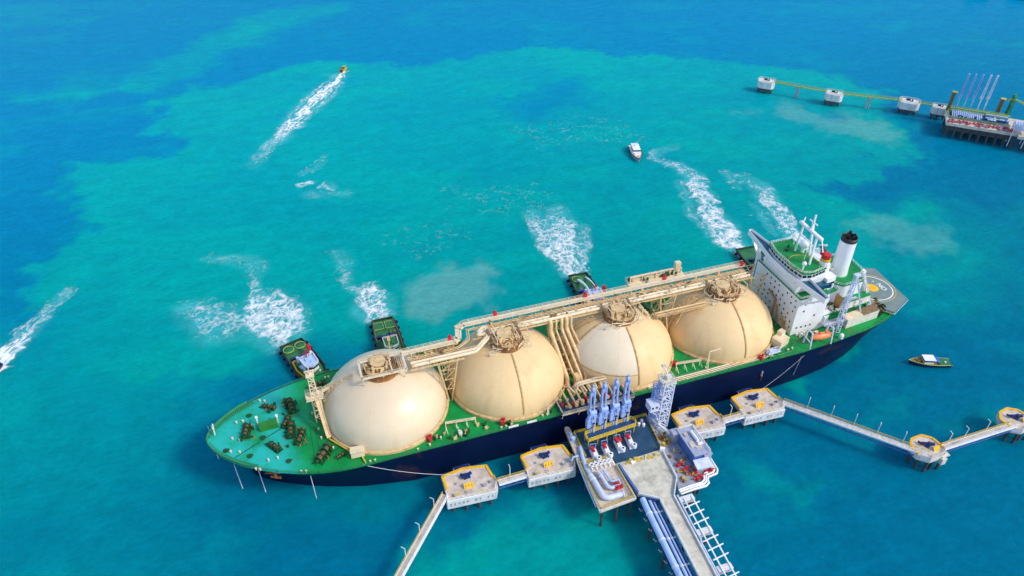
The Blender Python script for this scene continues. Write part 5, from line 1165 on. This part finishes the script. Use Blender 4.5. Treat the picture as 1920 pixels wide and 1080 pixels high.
mb = MB(); mb.bar((-2.8,-1,9.2),(-1.8,-1,5),.35); mb.bar((-5.4,-1.2,9.2),(-1.8,-1.2,5.4),.3); mb.bar((-5.4,.8,9.2),(-1.8,.8,5.4),.3); mb.box(-3.2,-.2,9.15,5,3.6,.25); mb.build('cabin_bracket', M['lilac'], gt)
mb = MB(); mb.lattice((-2.6,1.2,0),(-2.6,1.2,19),1.8,1.8,9,.2,.16)
for k in range(8): mb.bar((-3.4,1.0,.6+2.3*k),(-1.8,1.4,2.6+2.3*k),.7,.12)
mb.build('stair_tower', M['armblue'], gt)
mb = MB(); mb.bar((.2,1.8,14.5),(.2,4.6,14.0),1.4,.9); mb.bar((.2,1.9,13.5),(.2,1.9,16),1.6,.3); mb.build('gangway_boom', M['lilac'], gt)
cr = tag(MB().tube([(84.2,-30.4,12.6),(84.6,-33.2,12.4),(85.6,-34.4,12.0),(86.6,-36.6,11.6),(87.4,-39.4,11.4),(88.6,-40.4,11.4),(90.2,-40.2,11.4)],.34,8).build('pipe_run', M['white']), 'white pipe curving round the foot of the gangway tower', 'pipe')
# control building
cbd = thing('control_building', 'grey flat roofed control building with a white tank on its roof', 'building', (91,-46,9.9), 0)
mb = MB(); mb.box(.4,-.6,2.4,5.2,11,4.8); mb.build('wall', M['midblue'], cbd)
mb = MB(); mb.box(.4,-.6,4.95,5.8,11.6,.3); mb.box(-3.0,5.0,4.6,2.8,2.6,.25); mb.build('roof', M['roof'], cbd)
mb = MB(); mb.box(-3.0,5.0,2.3,2.4,2.2,4.5); mb.build('annex_wall', M['wallgrey'], cbd)
mb = MB(); mb.box(2.6,-5.0,4.0,3.0,3.4,.25,0); mb.box(2.6,-5,2,2.6,3,4); mb.build('side_annex', M['roof'], cbd)
mb = MB(); mb.tube([(1.2,2.6,5.8),(1.3,-1.8,5.8)],.55,14); mb.box(1.6,-2.6,5.5,1.6,.6,.8); mb.bar((2.6,3,5.2),(2.7,-3,5.2),.3,.3); mb.build('roof_tank', M['white'], cbd)
mb = MB(); mb.box(-.9,-1.8,5.25,1.5,2.2,.3); mb.box(-.9,2.2,5.3,1.1,1.4,.4); mb.box(.6,-3.6,5.2,2,.9,.2); mb.build_each('roof_unit', M['concrete'], cbd)
mb = MB(); mb.rail([(-2.3,5,5.1),(3.2,5,5.1),(3.2,-6.2,5.1)],.9,.1,1.3); mb.build('roof_railing', M['white'], cbd)
sh = thing('equipment_shed', 'small shed with pale blue pitched roof among red fire pumps', 'shed', (90.8,-54.2,9.9), -.05)
mb = MB(); mb.box(0,0,1.2,4.6,2.6,2.4); mb.build('wall', M['wallgrey'], sh)
mb = MB(); mb.add([(-2.7,-1.7,2.4),(2.7,-1.7,2.4),(2.7,1.7,3.1),(-2.7,1.7,3.1),(-2.7,-1.7,2.6),(2.7,-1.7,2.6),(2.7,1.7,3.3),(-2.7,1.7,3.3)],[(3,2,1,0),(4,5,6,7),(0,1,5,4),(1,2,6,5),(2,3,7,6),(3,0,4,7)]); mb.build('roof', M['lilac'], sh)

# trestle road and pipelines
SK = -.066
def tx(x, y): return (x+(y+60.5)*-SK*1.0, y)
def TX(x, y): return x+SK*(-(y+60.5))
Y0, Y1 = -60.45, -118
tr = thing('jetty_trestle', 'concrete access road on piles leading from the platform off the bottom edge', 'trestle', (75,-60.5,0))
def loc3(b): b.v = [(x-75, y+60.5, z) for x, y, z in b.v]; return b
mb = MB(); mb.prism([(TX(72.7,Y0),Y0),(TX(77.2,Y0),Y0),(TX(77.2,Y1),Y1),(TX(72.7,Y1),Y1)], 9.0, 9.98); loc3(mb).build('road_deck', M['roadc'], tr)
mb = MB()
for x in (72.6,77.3): mb.bar((TX(x,Y0),Y0,10.3),(TX(x,Y1),Y1,10.3),.4,.9)
loc3(mb).build_each('kerb', M['concretew'], tr)
mb = MB(); mb.prism([(66.8,-57.8),(72.3,-60.6),(TX(72.3,Y1),Y1),(TX(66.6,Y1),Y1),(TX(66.6,-61),-61)], 8.2, 8.4); mb.bar((67.2,-57.4,9.6),(72.5,-60.6,9.6),.4,1.4); loc3(mb).build('pipe_trough', M['trough'], tr)
mb = MB()
for y in np.arange(-61, -116, -3.6): mb.bar((TX(66,y),y,8.1),(TX(72.4,y),y,8.1),.35,.5); mb.bar((TX(65.3,y),y,9.6),(TX(66,y),y,8.2),.18)
loc3(mb).build_each('pipe_support', M['wallgrey'], tr)
mb = MB(); piles(mb, [(TX(x,y),y) for x in (67.5,73.5,76.5) for y in (-66,-76,-86,-96,-106)], -2, 9, .5); loc3(mb).build_each('pile', M['pile'], tr)
mb = MB()
for y in (-69.5,-79.5): mb.bar((TX(72.9,y),y,9.985),(TX(77.0,y),y,9.985),.12,.02)
loc3(mb).build_each('deck_joint', M['wallgrey'], tr)
for x, r, z, m_, lab in ((67.6,.95,9.6,'pipeblue','thickest light blue pipeline on the outer edge of the trestle'),(69.7,.52,9.0,'pipeblue','medium light blue pipeline beside the thickest one on the trestle'),(71.0,.32,8.8,'pipeblue','thin blue pipeline in the middle of the trestle trough'),(72.0,.26,8.7,'midblue','thin dark blue pipeline against the road kerb of the trestle')):
    b = MB(); b.tube([(TX(x,-56.5),-58.2,z),(TX(x,-61),-61,z),(TX(x,Y1),Y1,z)], r, 14); o = b.build('pipeline', M[m_]); tag(o, lab, 'pipeline', 'pipelines along the trestle')
    b = MB()
    for y in (-63.4,-72.6,-81.5,-90.5,-99): b.tube([(TX(x,y),y,z),(TX(x,y),y-.45,z)], r+.12, 14)
    b.build_each('pipe_collar', M['rope'], o)
lf = thing('cable_rack', 'white open ladder frame on concrete pads beside the access road', 'frame', (81,-60.5,0))
def l3(b): b.v = [(x-81, y+60.5, z) for x, y, z in b.v]; return b
pads = [-62.4,-74.2,-86.4,-98.6]
for y in pads:
    b = MB(); b.box(TX(81,y),y,9.2,4.6,1.9,1.5); l3(b).build('concrete_pad', M['concretew'], lf)
for x in (79.9,82.6):
    b = MB(); b.bar((TX(x,-62.4),-62.4,10.1),(TX(x,-108),-108,10.1),.38,.38); l3(b).build('side_beam', M['white'], lf)
for i in range(3):
    for k in (1,2,3):
        y = pads[i]+(pads[i+1]-pads[i])*k/4; b = MB(); b.bar((TX(78.6,y),y-.3,10.35),(TX(84.0,y),y+.35,10.35),.3,.3); l3(b).build('crossbar', M['white'], lf)
b = MB(); piles(b, [(TX(81,y)+d,y) for y in pads for d in (-1.2,1.2)], -2, 8.5, .4); l3(b).build_each('pile', M['pile'], lf)
b = MB(); b.tube([(TX(78.4,-60.8),-60.8,10.2),(TX(78.2,-72),-72,10.2),(TX(78.4,-76.5),-76.5,10.2),(TX(78.0,-78),-78,10.2),(TX(78.0,-108),-108,10.2)], .3, 8); l3(b).build('edge_pipe', M['lilac'], lf)

# mooring lines
def rope(p, q, lab, r=.07, sag=.6, m_='rope'):
    p, q = Vector(p), Vector(q); b = MB(); b.tube([p+(q-p)*t-Vector((0,0,sag*4*t*(1-t))) for t in np.linspace(0,1,9)], r, 6); tag(b.build('mooring_line', M[m_]), lab, 'rope', 'mooring lines of the gas carrier')
rope((-12,-22.4,15.6),(17.2,-31.0,9.0),'long pale mooring line from the bow deck to the hook of the bow dolphin',.07,1.4)
rope((152,-22.9,13.5),(128,-30.0,8.8),'pale mooring line from the stern side to the dolphin by the long footbridge',.04,1.0)
for i, (s_, y, z1, lab) in enumerate(((-57.2,6.5,2.5,'faint hanging heaving line nearest the tip of the bow'),(-50.4,-6.6,.1,'hanging heaving line second from the tip of the bow'),(-43.3,-10.5,.1,'white hanging heaving line beside the rusty anchor'),(-27.9,-18.2,.1,'white hanging heaving line farthest aft along the bow'))):
    b = MB(); yb = y; b.tube([(s_, yb, 11.5), (s_, yb, z1)], .12, 6); b.tube([(s_+.2, yb+1.2, zd(s_)-1.0), (s_, yb, 11.6)], .05, 5); tag(b.build('heaving_line', M['rope']), lab, 'rope', 'lines hanging from the bow')
# ------------------------------------------------------------------ tugs and boats
def tug(lab, cx, cy, rz, L_=32, B_=10.6, kind=0):
    t = thing('tugboat', lab, 'tugboat', (cx,cy,0), rz, 'tugs pushing on the far side of the ship')
    b = MB(); P, S_ = hull_shape(b, L_, B_, 3.0, -.4, .86, full=.62); b.build('hull', M['tughull'], t)
    b = MB(); deck_cap(b, P, S_, -.35); b.build('deck', M['tugdeck'], t)
    b = MB(); loop = [(x,y,z+.1) for x,y,z in P]+[(x,y,z+.1) for x,y,z in S_[::-1]]; b.tube(loop, .38, 7, closed=True)
    for k in range(7): x = -L_/2+2+k*4; [b.tube([(x,sy*(B_/2+.2),1.6),(x+.5,sy*(B_/2+.2),1.6)],.75,10) for sy in (-1,1)]
    b.build('fender', M['tyre'], t)
    if kind == 1: 
        b = MB(); b.tube([(x*.97,y*.93,z+.2) for x,y,z in loop[:9]+loop[-8:]], .16, 6); b.build('bulwark_rail', M['grate'], t)
    if kind in (0, 2, 1):
        b = MB()
        for sy in ((-2.4, 2.4) if kind != 2 else (-1.6,)):
            if kind == 1: b.box(-L_/2+4.2, sy, 2.5, 4.4, 4.0, .25)
            else: b.lathe([(2.0,2.35),(2.0,2.6),(0.01,2.6)], -L_/2+3.4, sy, 24)
        b.build_each('deck_hatch', M['tugdeck'], t)
        b = MB()
        for sy in ((-2.4, 2.4) if kind != 2 else (-1.6,)):
            if kind == 1: b.rail([(-L_/2+2,sy-2,2.6),(-L_/2+6.4,sy-2,2.6),(-L_/2+6.4,sy+2,2.6),(-L_/2+2,sy+2,2.6)],.1,.22,9,closed=True,bars=1)
            else: b.tube([(-L_/2+3.4+2.05*math.cos(a), sy+2.05*math.sin(a), 2.66) for a in [2*math.pi*k/26 for k in range(26)]], .2, 6, closed=True)
        b.build_each('hatch_rim', M['yelgreen'], t)
    b = MB(); b.box(-3.5,0,3.3,2.6,4.6,1.9); b.tube([(-3.5,-2.6,3.6),(-3.5,2.6,3.6)],1.1,14); b.box(-5.4,2.6,3,1.4,1.2,1.2); b.box(-5.6,-3.2,2.9,1.2,1.6,1.0); b.build('towing_winch', M['darkblue'] if kind != 2 else M['midblue'], t)
    b = MB(); b.prism([(-1.5,-3.7),(8.6,-3.4),(10,-1.6),(10,1.6),(8.6,3.4),(-1.5,3.7)], 2.4, 5.0); b.build('deckhouse', M['tugdeck'] if kind != 2 else M['lilac'], t)
    b = MB(); b.prism([(2.2,-2.6),(7.2,-2.4),(8.2,0),(7.2,2.4),(2.2,2.6)], 5.0, 8.0); wh2 = b.build('wheelhouse', M['white'], t)
    b = MB(); b.prism([(2.25,-2.66),(7.25,-2.46),(8.3,0),(7.25,2.46),(2.25,2.66)], 6.5, 7.4); b.build('window', M['glass'], wh2)
    b = MB(); b.prism([(1.9,-2.9),(7.5,-2.7),(8.6,0),(7.5,2.7),(1.9,2.9)], 8.0, 8.2); b.box(4,-.6,8.5,1.6,1.2,.6); b.box(5.6,1,8.4,.8,1.4,.4); b.build('roof', M['tugdeck'] if kind in (1, 3) else M['pipeblue'], wh2)
    b = MB(); b.rail([(2,-2.8,8.2),(7.5,-2.6,8.2),(8.5,0,8.2),(7.5,2.6,8.2),(2,2.8,8.2)],1,.13,1.1,closed=True); b.build('roof_rail', M['white'], wh2)
    b = MB(); b.bar((3,0,8.2),(2.6,0,12.5),.3); b.bar((2.7,-1.4,11),(2.7,1.4,11),.2); b.build('mast', M['red'] if kind in (0, 2) else M['black'], t)
    b = MB()
    for sy in (-2.7, 2.7): b.cyl(-.4, sy, 4.8, 7.6, .6, n=10)
    b.build_each('funnel', M['black'] if kind == 1 else M['lilac'], t)
    if kind == 0:
        b = MB(); b.bar((-4.8,3.6,2.4),(-4.6,3.6,6.2),.9); b.bar((-4.6,3.6,6.2),(2.0,2.4,7.2),.9,.8); b.box(-5,3.6,6.4,1.5,1.3,1.3); b.build('deck_crane', M['red'], t)
        b = MB(); b.bar((-4.6,3.2,3.4),(-3.6,-4.0,3.2),.55); b.bar((-3.6,-4.1,3.2),(1.5,-4.6,3.0),.6); b.bar((1.5,-4.6,3.0),(12.2,-2.4,3.4),.6); b.build('deck_rail', M['yellow'], t)
        b = MB(); b.prism([(2,-3.6),(12,-1.6),(12,-.4),(2,-2.6)],5.0,5.1); b.build('side_walk', M['lilac'], t)
    if kind == 2:
        b = MB(); b.bar((1,4.6,2.4),(1,5.0,8.4),.5); b.box(1,4.9,8.2,1.4,1.3,1.8); b.box(1.4,5.0,5.6,2,1.4,1.4); b.build('fire_mast', M['red'], t)
    b = MB(); rnd = random.Random(int(cx*7) % 97)
    for k in range(16):
        x, y = rnd.uniform(-7.5,11), rnd.uniform(-4,4); z = 2.4 if (x < -1.6) else 5.0
        if z > 4 and (x > 9.5 or abs(y) > 3.2): continue
        h = rnd.uniform(.3,1.2); b.box(x,y,z+h/2,rnd.uniform(.3,1.0),rnd.uniform(.3,.9),h,rnd.random()*2)
    b.build_each('deck_fitting', M['offwhite'] if kind != 1 else M['grate'], t)
    return t
tug('tug with two green hatches, red deck crane and yellow rail pushing at the bow', -24.2, 43.6, math.atan2(-.95,.30), 31, 10.6, 0)
tug('square sterned tug with brown rimmed green deck behind the foremost dome', 8.6, 44.3, R(-90), 34, 10.2, 1)
tg3 = tug('tug throwing two fire jets astern beside the middle of the ship', 97.2, 46.2, R(-93), 36, 10, 2)
tug('dark hulled tug with plain green stern deck under the bridge wing', 181.5, 42.6, R(-93), 31, 12.4, 3)
b = MB()
for (p, q, r0, r1) in (((96.0,43.4,6.5),(97.2,63.5,.2),.16,.85), ((99.4,44.5,6.5),(101.4,64.5,.2),.10,.5)):
    p, q = Vector(p), Vector(q); b.tube([p+(q-p)*t+Vector((0,0,7*t*(1-t))) for t in np.linspace(0,1,14)], r0, 8, r2=r1)
tag(b.build('water_jet', FOAM_SOLID), 'twin white jets of water arching astern from the tug amidships', 'water jets', kind='stuff')

def cabin(b, x0, x1, wd, z0, z1, taper=.9, mi=0): b.box((x0+x1)/2,0,(z0+z1)/2,x1-x0,wd,z1-z0,0,mi,taper)
# yellow speedboat
t = thing('speedboat', 'small yellow speedboat at the head of the long white wake', 'speedboat', (34.9,356.6,0), math.atan2(127,72))
b = MB(); P, S_ = hull_shape(b, 10.5, 3.8, 1.6, -.2, .85); b.build('hull', M['yellow'], t)
b = MB(); deck_cap(b, P, S_, -.1); b.build('deck', M['brown'], t)
b = MB(); cabin(b, -1.5, 2.0, 2.3, 1.2, 2.9); b.build('cabin', M['yelgreen'], t)
b = MB(); b.box(.2,0,2.4,3.6,2.25,.5); b.build('window', M['glass'], t)
b = MB(); b.box(-4.9,0,1.2,1.2,1.6,1.6); b.build('outboard_motor', M['black'], t)
# white pilot boat
t = thing('pilot_boat', 'white pilot boat drifting alone on open turquoise water', 'boat', (177.9,165.2,0), math.atan2(-18.2,-5.2))
b = MB(); P, S_ = hull_shape(b, 19.5, 6.6, 2.3, -.3, .9); b.build('hull', M['wallgrey'], t)
b = MB(); deck_cap(b, P, S_, -.15); b.build('deck', M['white'], t)
b = MB(); loop = [(x,y,z) for x,y,z in P]+[(x,y,z) for x,y,z in S_[::-1]]; b.tube(loop, .22, 6, closed=True); b.build('fender', M['tyre'], t)
b = MB(); cabin(b, -6.6, 2.2, 4.8, 1.8, 4.4, .88); cabin(b, 2.2, 4.8, 4.0, 1.8, 3.0, .8); cb2 = b.build('cabin', M['white'], t)
b = MB(); b.box(-.6,0,3.7,5.0,4.75,.75,0,0,.94); b.build('window', M['glass'], cb2)
b = MB(); b.box(-2.2,0,4.5,8.6,4.4,.16); b.box(-3,0.4,4.9,1.4,1.2,.6); b.bar((-2.6,0,4.5),(-2.6,0,7.4),.18); b.build('roof', M['white'], cb2)
b = MB(); b.rail([(3,2.2,2.1),(7.2,1.4,2.2),(8.6,0,2.3),(7.2,-1.4,2.2),(3,-2.2,2.1)],.9,.09,1.4); b.build('bow_rail', M['railyel'], t)
b = MB(); b.box(6.3,0,2.3,1.0,.9,.5); b.build('hatch', M['orange'], t)
# green work boat on the right
t = thing('work_boat', 'small wooden work boat with white cabin roof, blue tarpaulin and green stern deck', 'boat', (207.0,-31.8,0), math.atan2(5.9,-14.6))
b = MB(); P, S_ = hull_shape(b, 16.2, 4.6, 2.0, -.3, .8); b.build('hull', M['tughull'], t)
b = MB(); deck_cap(b, P, S_, -.25); b.build('deck', M['grate'], t)
b = MB(); b.tube([(x,y,z+.02) for x,y,z in P], .17, 6); b.tube([(x,y,z+.02) for x,y,z in S_], .17, 6); b.build('gunwale', M['yelgreen'], t)
b = MB(); b.box(-5.4,0,1.75,4.8,4.1,.2); b.build('stern_deck', M['tugdeck'], t)
b = MB(); b.box(-5.8,.4,2.0,.6,.6,.35); b.build('deck_box', M['white'], t)
b = MB(); cabin(b, -1.0, 2.6, 3.0, 1.4, 3.4, .95); cb3 = b.build('cabin', M['white'], t)
b = MB(); b.box(.8,0,2.75,3.65,3.02,.6); b.build('window', M['glass'], cb3)
b = MB(); b.box(.8,0,3.5,4.4,3.5,.18); b.build('roof', M['white'], cb3)
b = MB(); b.box(-2.2,-.2,2.9,2.0,3.2,.15,0,0,.9); b.bar((-3.1,-1.5,1.5),(-3.1,-1.5,2.9),.1); b.bar((-3.1,1.4,1.5),(-3.1,1.4,2.9),.1); b.build('tarpaulin', mat('tarp_blue', (.015,.14,.62), .5), t)
b = MB()
for k in range(7): b.box(3.4+.5*(k % 4), -.9+.6*(k % 3), 1.9, .7, .5, .7, k*.7)
b.build('cargo', M['brown'], t)
# boat leaving by the left edge
t = thing('speedboat', 'dark blue speedboat leaving by the left edge ahead of its wake', 'speedboat', (-140.0,79.2,0), math.atan2(-22.6,-7.5))
b = MB(); P, S_ = hull_shape(b, 10.5, 3.8, 1.8, -.2, .9); b.build('hull', M['tughull'], t)
b = MB(); deck_cap(b, P, S_, -.1); b.build('deck', M['darkblue'], t)
b = MB(); cabin(b, -1.0, 2.4, 2.5, 1.4, 3.0); b.build('cabin', M['white'], t)
b = MB(); b.box(-4.9,0,1.4,1.1,1.8,1.7); b.build('outboard_motor', M['black'], t)
# vessels cut by the top edge
for (x, y, L_, lab) in ((627,350,20,'dark barge just entering the top edge, left of two'), (662,334,22,'dark barge just entering the top edge, at the corner')):
    t = thing('barge', lab, 'barge', (x,y,0), R(-40), 'dark barges at the top edge')
    b = MB(); P, S_ = hull_shape(b, L_, 8, 3.2, -.3, .9); b.build('hull', M['tughull'], t)
    b = MB(); deck_cap(b, P, S_, -.2); b.build('deck', M['navydeck'], t)
    b = MB(); b.box(-4,0,4.2,5,5,3); b.build('deckhouse', M['wallgrey'], t)

# ------------------------------------------------------------------ the far berth
EX, EY = .725, -.689; FRZ = math.atan2(EY, EX)
def fdol():
    d = thing('far_dolphin', 'x', 'dolphin', (0,0,0), FRZ, 'pale dolphins of the far berth')
    o = [(-5.6,-1.8),(-4,-4),(4,-4),(5.6,-1.8),(5.6,1.8),(4,4),(-4,4),(-5.6,1.8)]
    b = MB(); b.prism(o, 3.6, 8); b.build('concrete_deck', M['concretew'], d)
    b = MB(); b.prism([(x*.96,y*.96) for x,y in o], 2.4, 3.6); piles(b, [(-4,-2),(-4,2),(0,-3),(0,3),(4,-2),(4,2)], -2, 3.1, .55); b.build_each('pile', M['pile'], d)
    b = MB(); b.box(-.6,1.0,8.5,1.4,.9,1.0,.6); b.box(1.2,.4,8.6,.7,1.3,1.1); b.box(-1.6,1.6,8.4,.8,.6,.8); b.build('mooring_hook', M['black'], d)
    b = MB(); b.rail([(*p,8) for p in o],1.0,.12,2,closed=True); b.build_each('railing', M['walk'], d)
    return d
FS = [(305.2,222.2,'pale far dolphin at the free end of the yellow green walkway'),(335.2,189.4,'second pale far dolphin from the free end of the far walkway'),(372.6,162.6,'third pale far dolphin, largest of the far row'),(385.0,149.4,'pale far dolphin pressed against the far platform')]
d0 = fdol()
for i, (x, y, lab) in enumerate(FS):
    o = d0 if i == 0 else dup(d0); o.location = (x, y, 0); o['label'] = lab
    if i == 3: o.scale = (.85,.8,1)
    if i == 2: o.scale = (1.12,1.1,1)
for i in range(3):
    p, q = Vector((*FS[i][:2],0)), Vector((*FS[i+1][:2],0)); d = (q-p).normalized(); p, q = p+d*5.2, q-d*5.0; L_ = (q-p).length
    t = thing('far_walkway', ['yellow green walkway between the first two far dolphins','yellow green walkway between the second and third far dolphins','short yellow green walkway between the third far dolphin and the far platform'][i], 'footbridge', p, math.atan2(d.y,d.x), 'walkways of the far berth')
    b = MB(); b.box(L_/2,0,8,L_,1.9,.4); b.build('deck', M['yelgreen'], t)
    b = MB(); b.rail([(0,-.9,8.2),(L_,-.9,8.2)],1.1,.14,2.5); b.rail([(0,.9,8.2),(L_,.9,8.2)],1.1,.14,2.5); b.build_each('railing', M['yelgreen'], t)
    if i < 2: b = MB(); b.box(L_*.47,0,7.2,1.8,2.4,1.2); b.cyl(L_*.47-.7,0,-2,6.7,.5,n=10); b.cyl(L_*.47+.7,0,-2,6.7,.5,n=10); b.build('pier', M['wallgrey'], t)
fp = thing('far_platform', 'far loading platform crowded with pipework at the right edge', 'jetty', (365.9,126.1,0), FRZ)
b = MB(); b.prism([(0,0),(38,0),(38,-3),(70,-3),(70,23),(0,23)], 8.3, 10); b.build('deck', M['concrete'], fp)
b = MB(); b.prism([(1.4,8.2),(34,8.2),(34,21),(1.4,21)], 10, 10.1); b.build('working_deck', M['trough'], fp)
b = MB(); b.box(19,11.5,6.6,35,20,3.4); piles(b, [(x,y) for x in (1.5,6,10.5,15,19.5,24,28.5,33,37) for y in (1.5,8,14.5,21)]+[(44,-1),(52,-1),(60,-1),(44,8),(54,8)], -2, 8.6, .6); b.build_each('pile', M['pile'], fp)  # dark box added among the piles to paint shade under the deck
b = MB(); b.bar((0,.2,9.4),(38,.2,9.4),.3,1.3); b.bar((0.1,0,9.4),(0.1,15.5,9.4),.3,1.3); b.build('kerb', M['concretew'], fp)
b = MB(); b.rail([(0,22.5,10),(34,22.5,10)],1.3,.24,1.6); b.rail([(1,8,10),(34,8,10)],1.3,.24,1.6); b.rail([(1,8,10),(1,22.5,10)],1.3,.24,1.6); b.box(18,20.4,12.2,33,1.6,.3); 
for k in range(10): b.bar((1.5+k*3.5,20,10),(1.5+k*3.5,20,12.2),.3); b.bar((1.5+k*3.5,16,10),(1.5+k*3.5,16,12.6),.26)
b.rail([(1.5,20,12.4),(33,20,12.4)],1,.2,1.5); b.bar((1.5,16,12.6),(33,16,12.6),.35); b.bar((24,6,10),(24,6,14),.25); b.bar((24,6,14),(29,9,14),.3); b.build('yellow_railing', M['yelgreen'], fp)
rnd = random.Random(77); ba, bb_, bc, bd2 = MB(), MB(), MB(), MB()
for k in range(90):
    x, y = rnd.uniform(1,36), rnd.uniform(.8,5.5); h = rnd.uniform(.4,1.5); (ba if k % 3 else bd2).box(x,y,10+h/2,rnd.uniform(.5,2),rnd.uniform(.4,1.2),h,rnd.random())
for k in range(16): x = 3+k*1.05; bb_.tube([(x,18.4,11.8),(x,13.2,11.8),(x+.2,11.6,10.2)],.34,7); bb_.box(x,15.6,11.6,.5,1.6,1.0)
for k in range(30): x, y = rnd.uniform(2,33), rnd.uniform(9,21); h = rnd.uniform(.5,2.2); bc.box(x,y,10+h/2,rnd.uniform(.5,1.8),rnd.uniform(.4,1.4),h,rnd.random())
bb_.tube([(21,17,12),(33,17,12)],.8,10); bb_.tube([(21,14,11.4),(34,14,11.4)],.5,10); bb_.tube([(22,11.5,11.4),(26,11.5,11.4),(26,18,11.4)],.5,10)
ba.build_each('equipment', M['purple'], fp); bd2.build_each('valve', M['red'], fp); bb_.build('pipework', M['pipeblue'], fp); bc.build_each('equipment', M['navydeck'], fp)
b = MB(); 
for z in (12.6,15.2): b.box(38.5,2.5,z,8,7,.3); b.rail([(34.6,-1,z),(42.4,-1,z),(42.4,6,z)],1,.14,1.2)
for x in (34.8,42.2):
    for y in (-.8,5.8): b.bar((x,y,2),(x,y,15.2),.4)
for k in range(6): b.bar((35.2+k*1.3,-.6,15.6),(35.4+k*1.3,5.6,15.6),.5,.5)
b.build('access_frame', M['lilac'], fp)
b = MB(); b.tube([(42,-2.4,10.6),(70,-2.4,10.6)],.5,10); b.tube([(42,-1.2,10.6),(70,-1.2,10.6)],.35,10); b.build('pipe', M['white'], fp)
def fl(x, y): return (371.2+EX*x-EY*y, 131.6+EY*x+EX*y)
def fw2(px, py): return px, py
fa = [(384.5,138.5),(387.9,136.5),(391.4,134.5),(395.2,132.4),(398.3,130.5)]
for i, (x, y) in enumerate(fa):
    t = thing('far_cargo_loader', ['thin far loading arm at the free end of its row','second thin far loading arm from the left','middle one of the five thin far loading arms','fourth thin far loading arm, one of the two brightest','brightest far loading arm, rightmost of its row'][i], 'loading arm', (x,y,10), FRZ, 'loading arms of the far berth')
    m_ = M['lilac'] if i > 2 else M['armblue']
    b = MB(); b.cyl(0,0,0,9.5,.35,n=8); b.build('riser', m_, t)
    b = MB(); b.lattice((-.1,0,9),(.1,0,21.4),1.3,.8,7,.24,.16); b.build('arm_lattice', m_, t)
    b = MB(); b.bar((0,0,21),(.2,0,23.6),1.3,.9); b.box(-.3,0,9.2,1.5,1.3,1.5); b.box(.2,0,14.5,.9,.9,1.2); b.build_each('arm_joint', m_, t)
for (x, y, h, lab) in ((381.0,140.6,11.5,'dark brown lattice tower at the left end of the far platform'),(403.9,125.3,10.0,'dark brown lattice tower right of the far loading arms')):
    t = thing('far_tower', lab, 'tower', (x,y,10), FRZ, 'brown towers of the far berth')
    b = MB(); b.lattice((0,0,0),(0,0,h),1.7,1.7,5,.3,.2); b.box(0,0,h/2,.9,.9,h); b.build('lattice_frame', M['grate'], t)
    b = MB(); b.box(.3,0,h+.3,2.8,2.4,.4); b.build('top_platform', M['railyel'], t)
t = thing('far_crane', 'green crane at the right edge of the far platform', 'crane', (409.1,122.6,10), 0)
b = MB(); b.lattice((0,0,0),(0,0,12.2),1.7,1.3,5,.4,.3); b.box(0,0,6,.8,.8,12); b.build('column', M['craneg'], t)
b = MB(); b.bar((-2.6,1.4,9.4),(0,0,10.8),.9,.9); b.bar((0,0,10.6),(9,-9,6.4),1.0,1.0); b.build('jib', M['yelgreen'], t)
b = MB(); b.box(0,0,12.8,1.4,1.4,1.2); b.build('cab', M['craneg'], t)
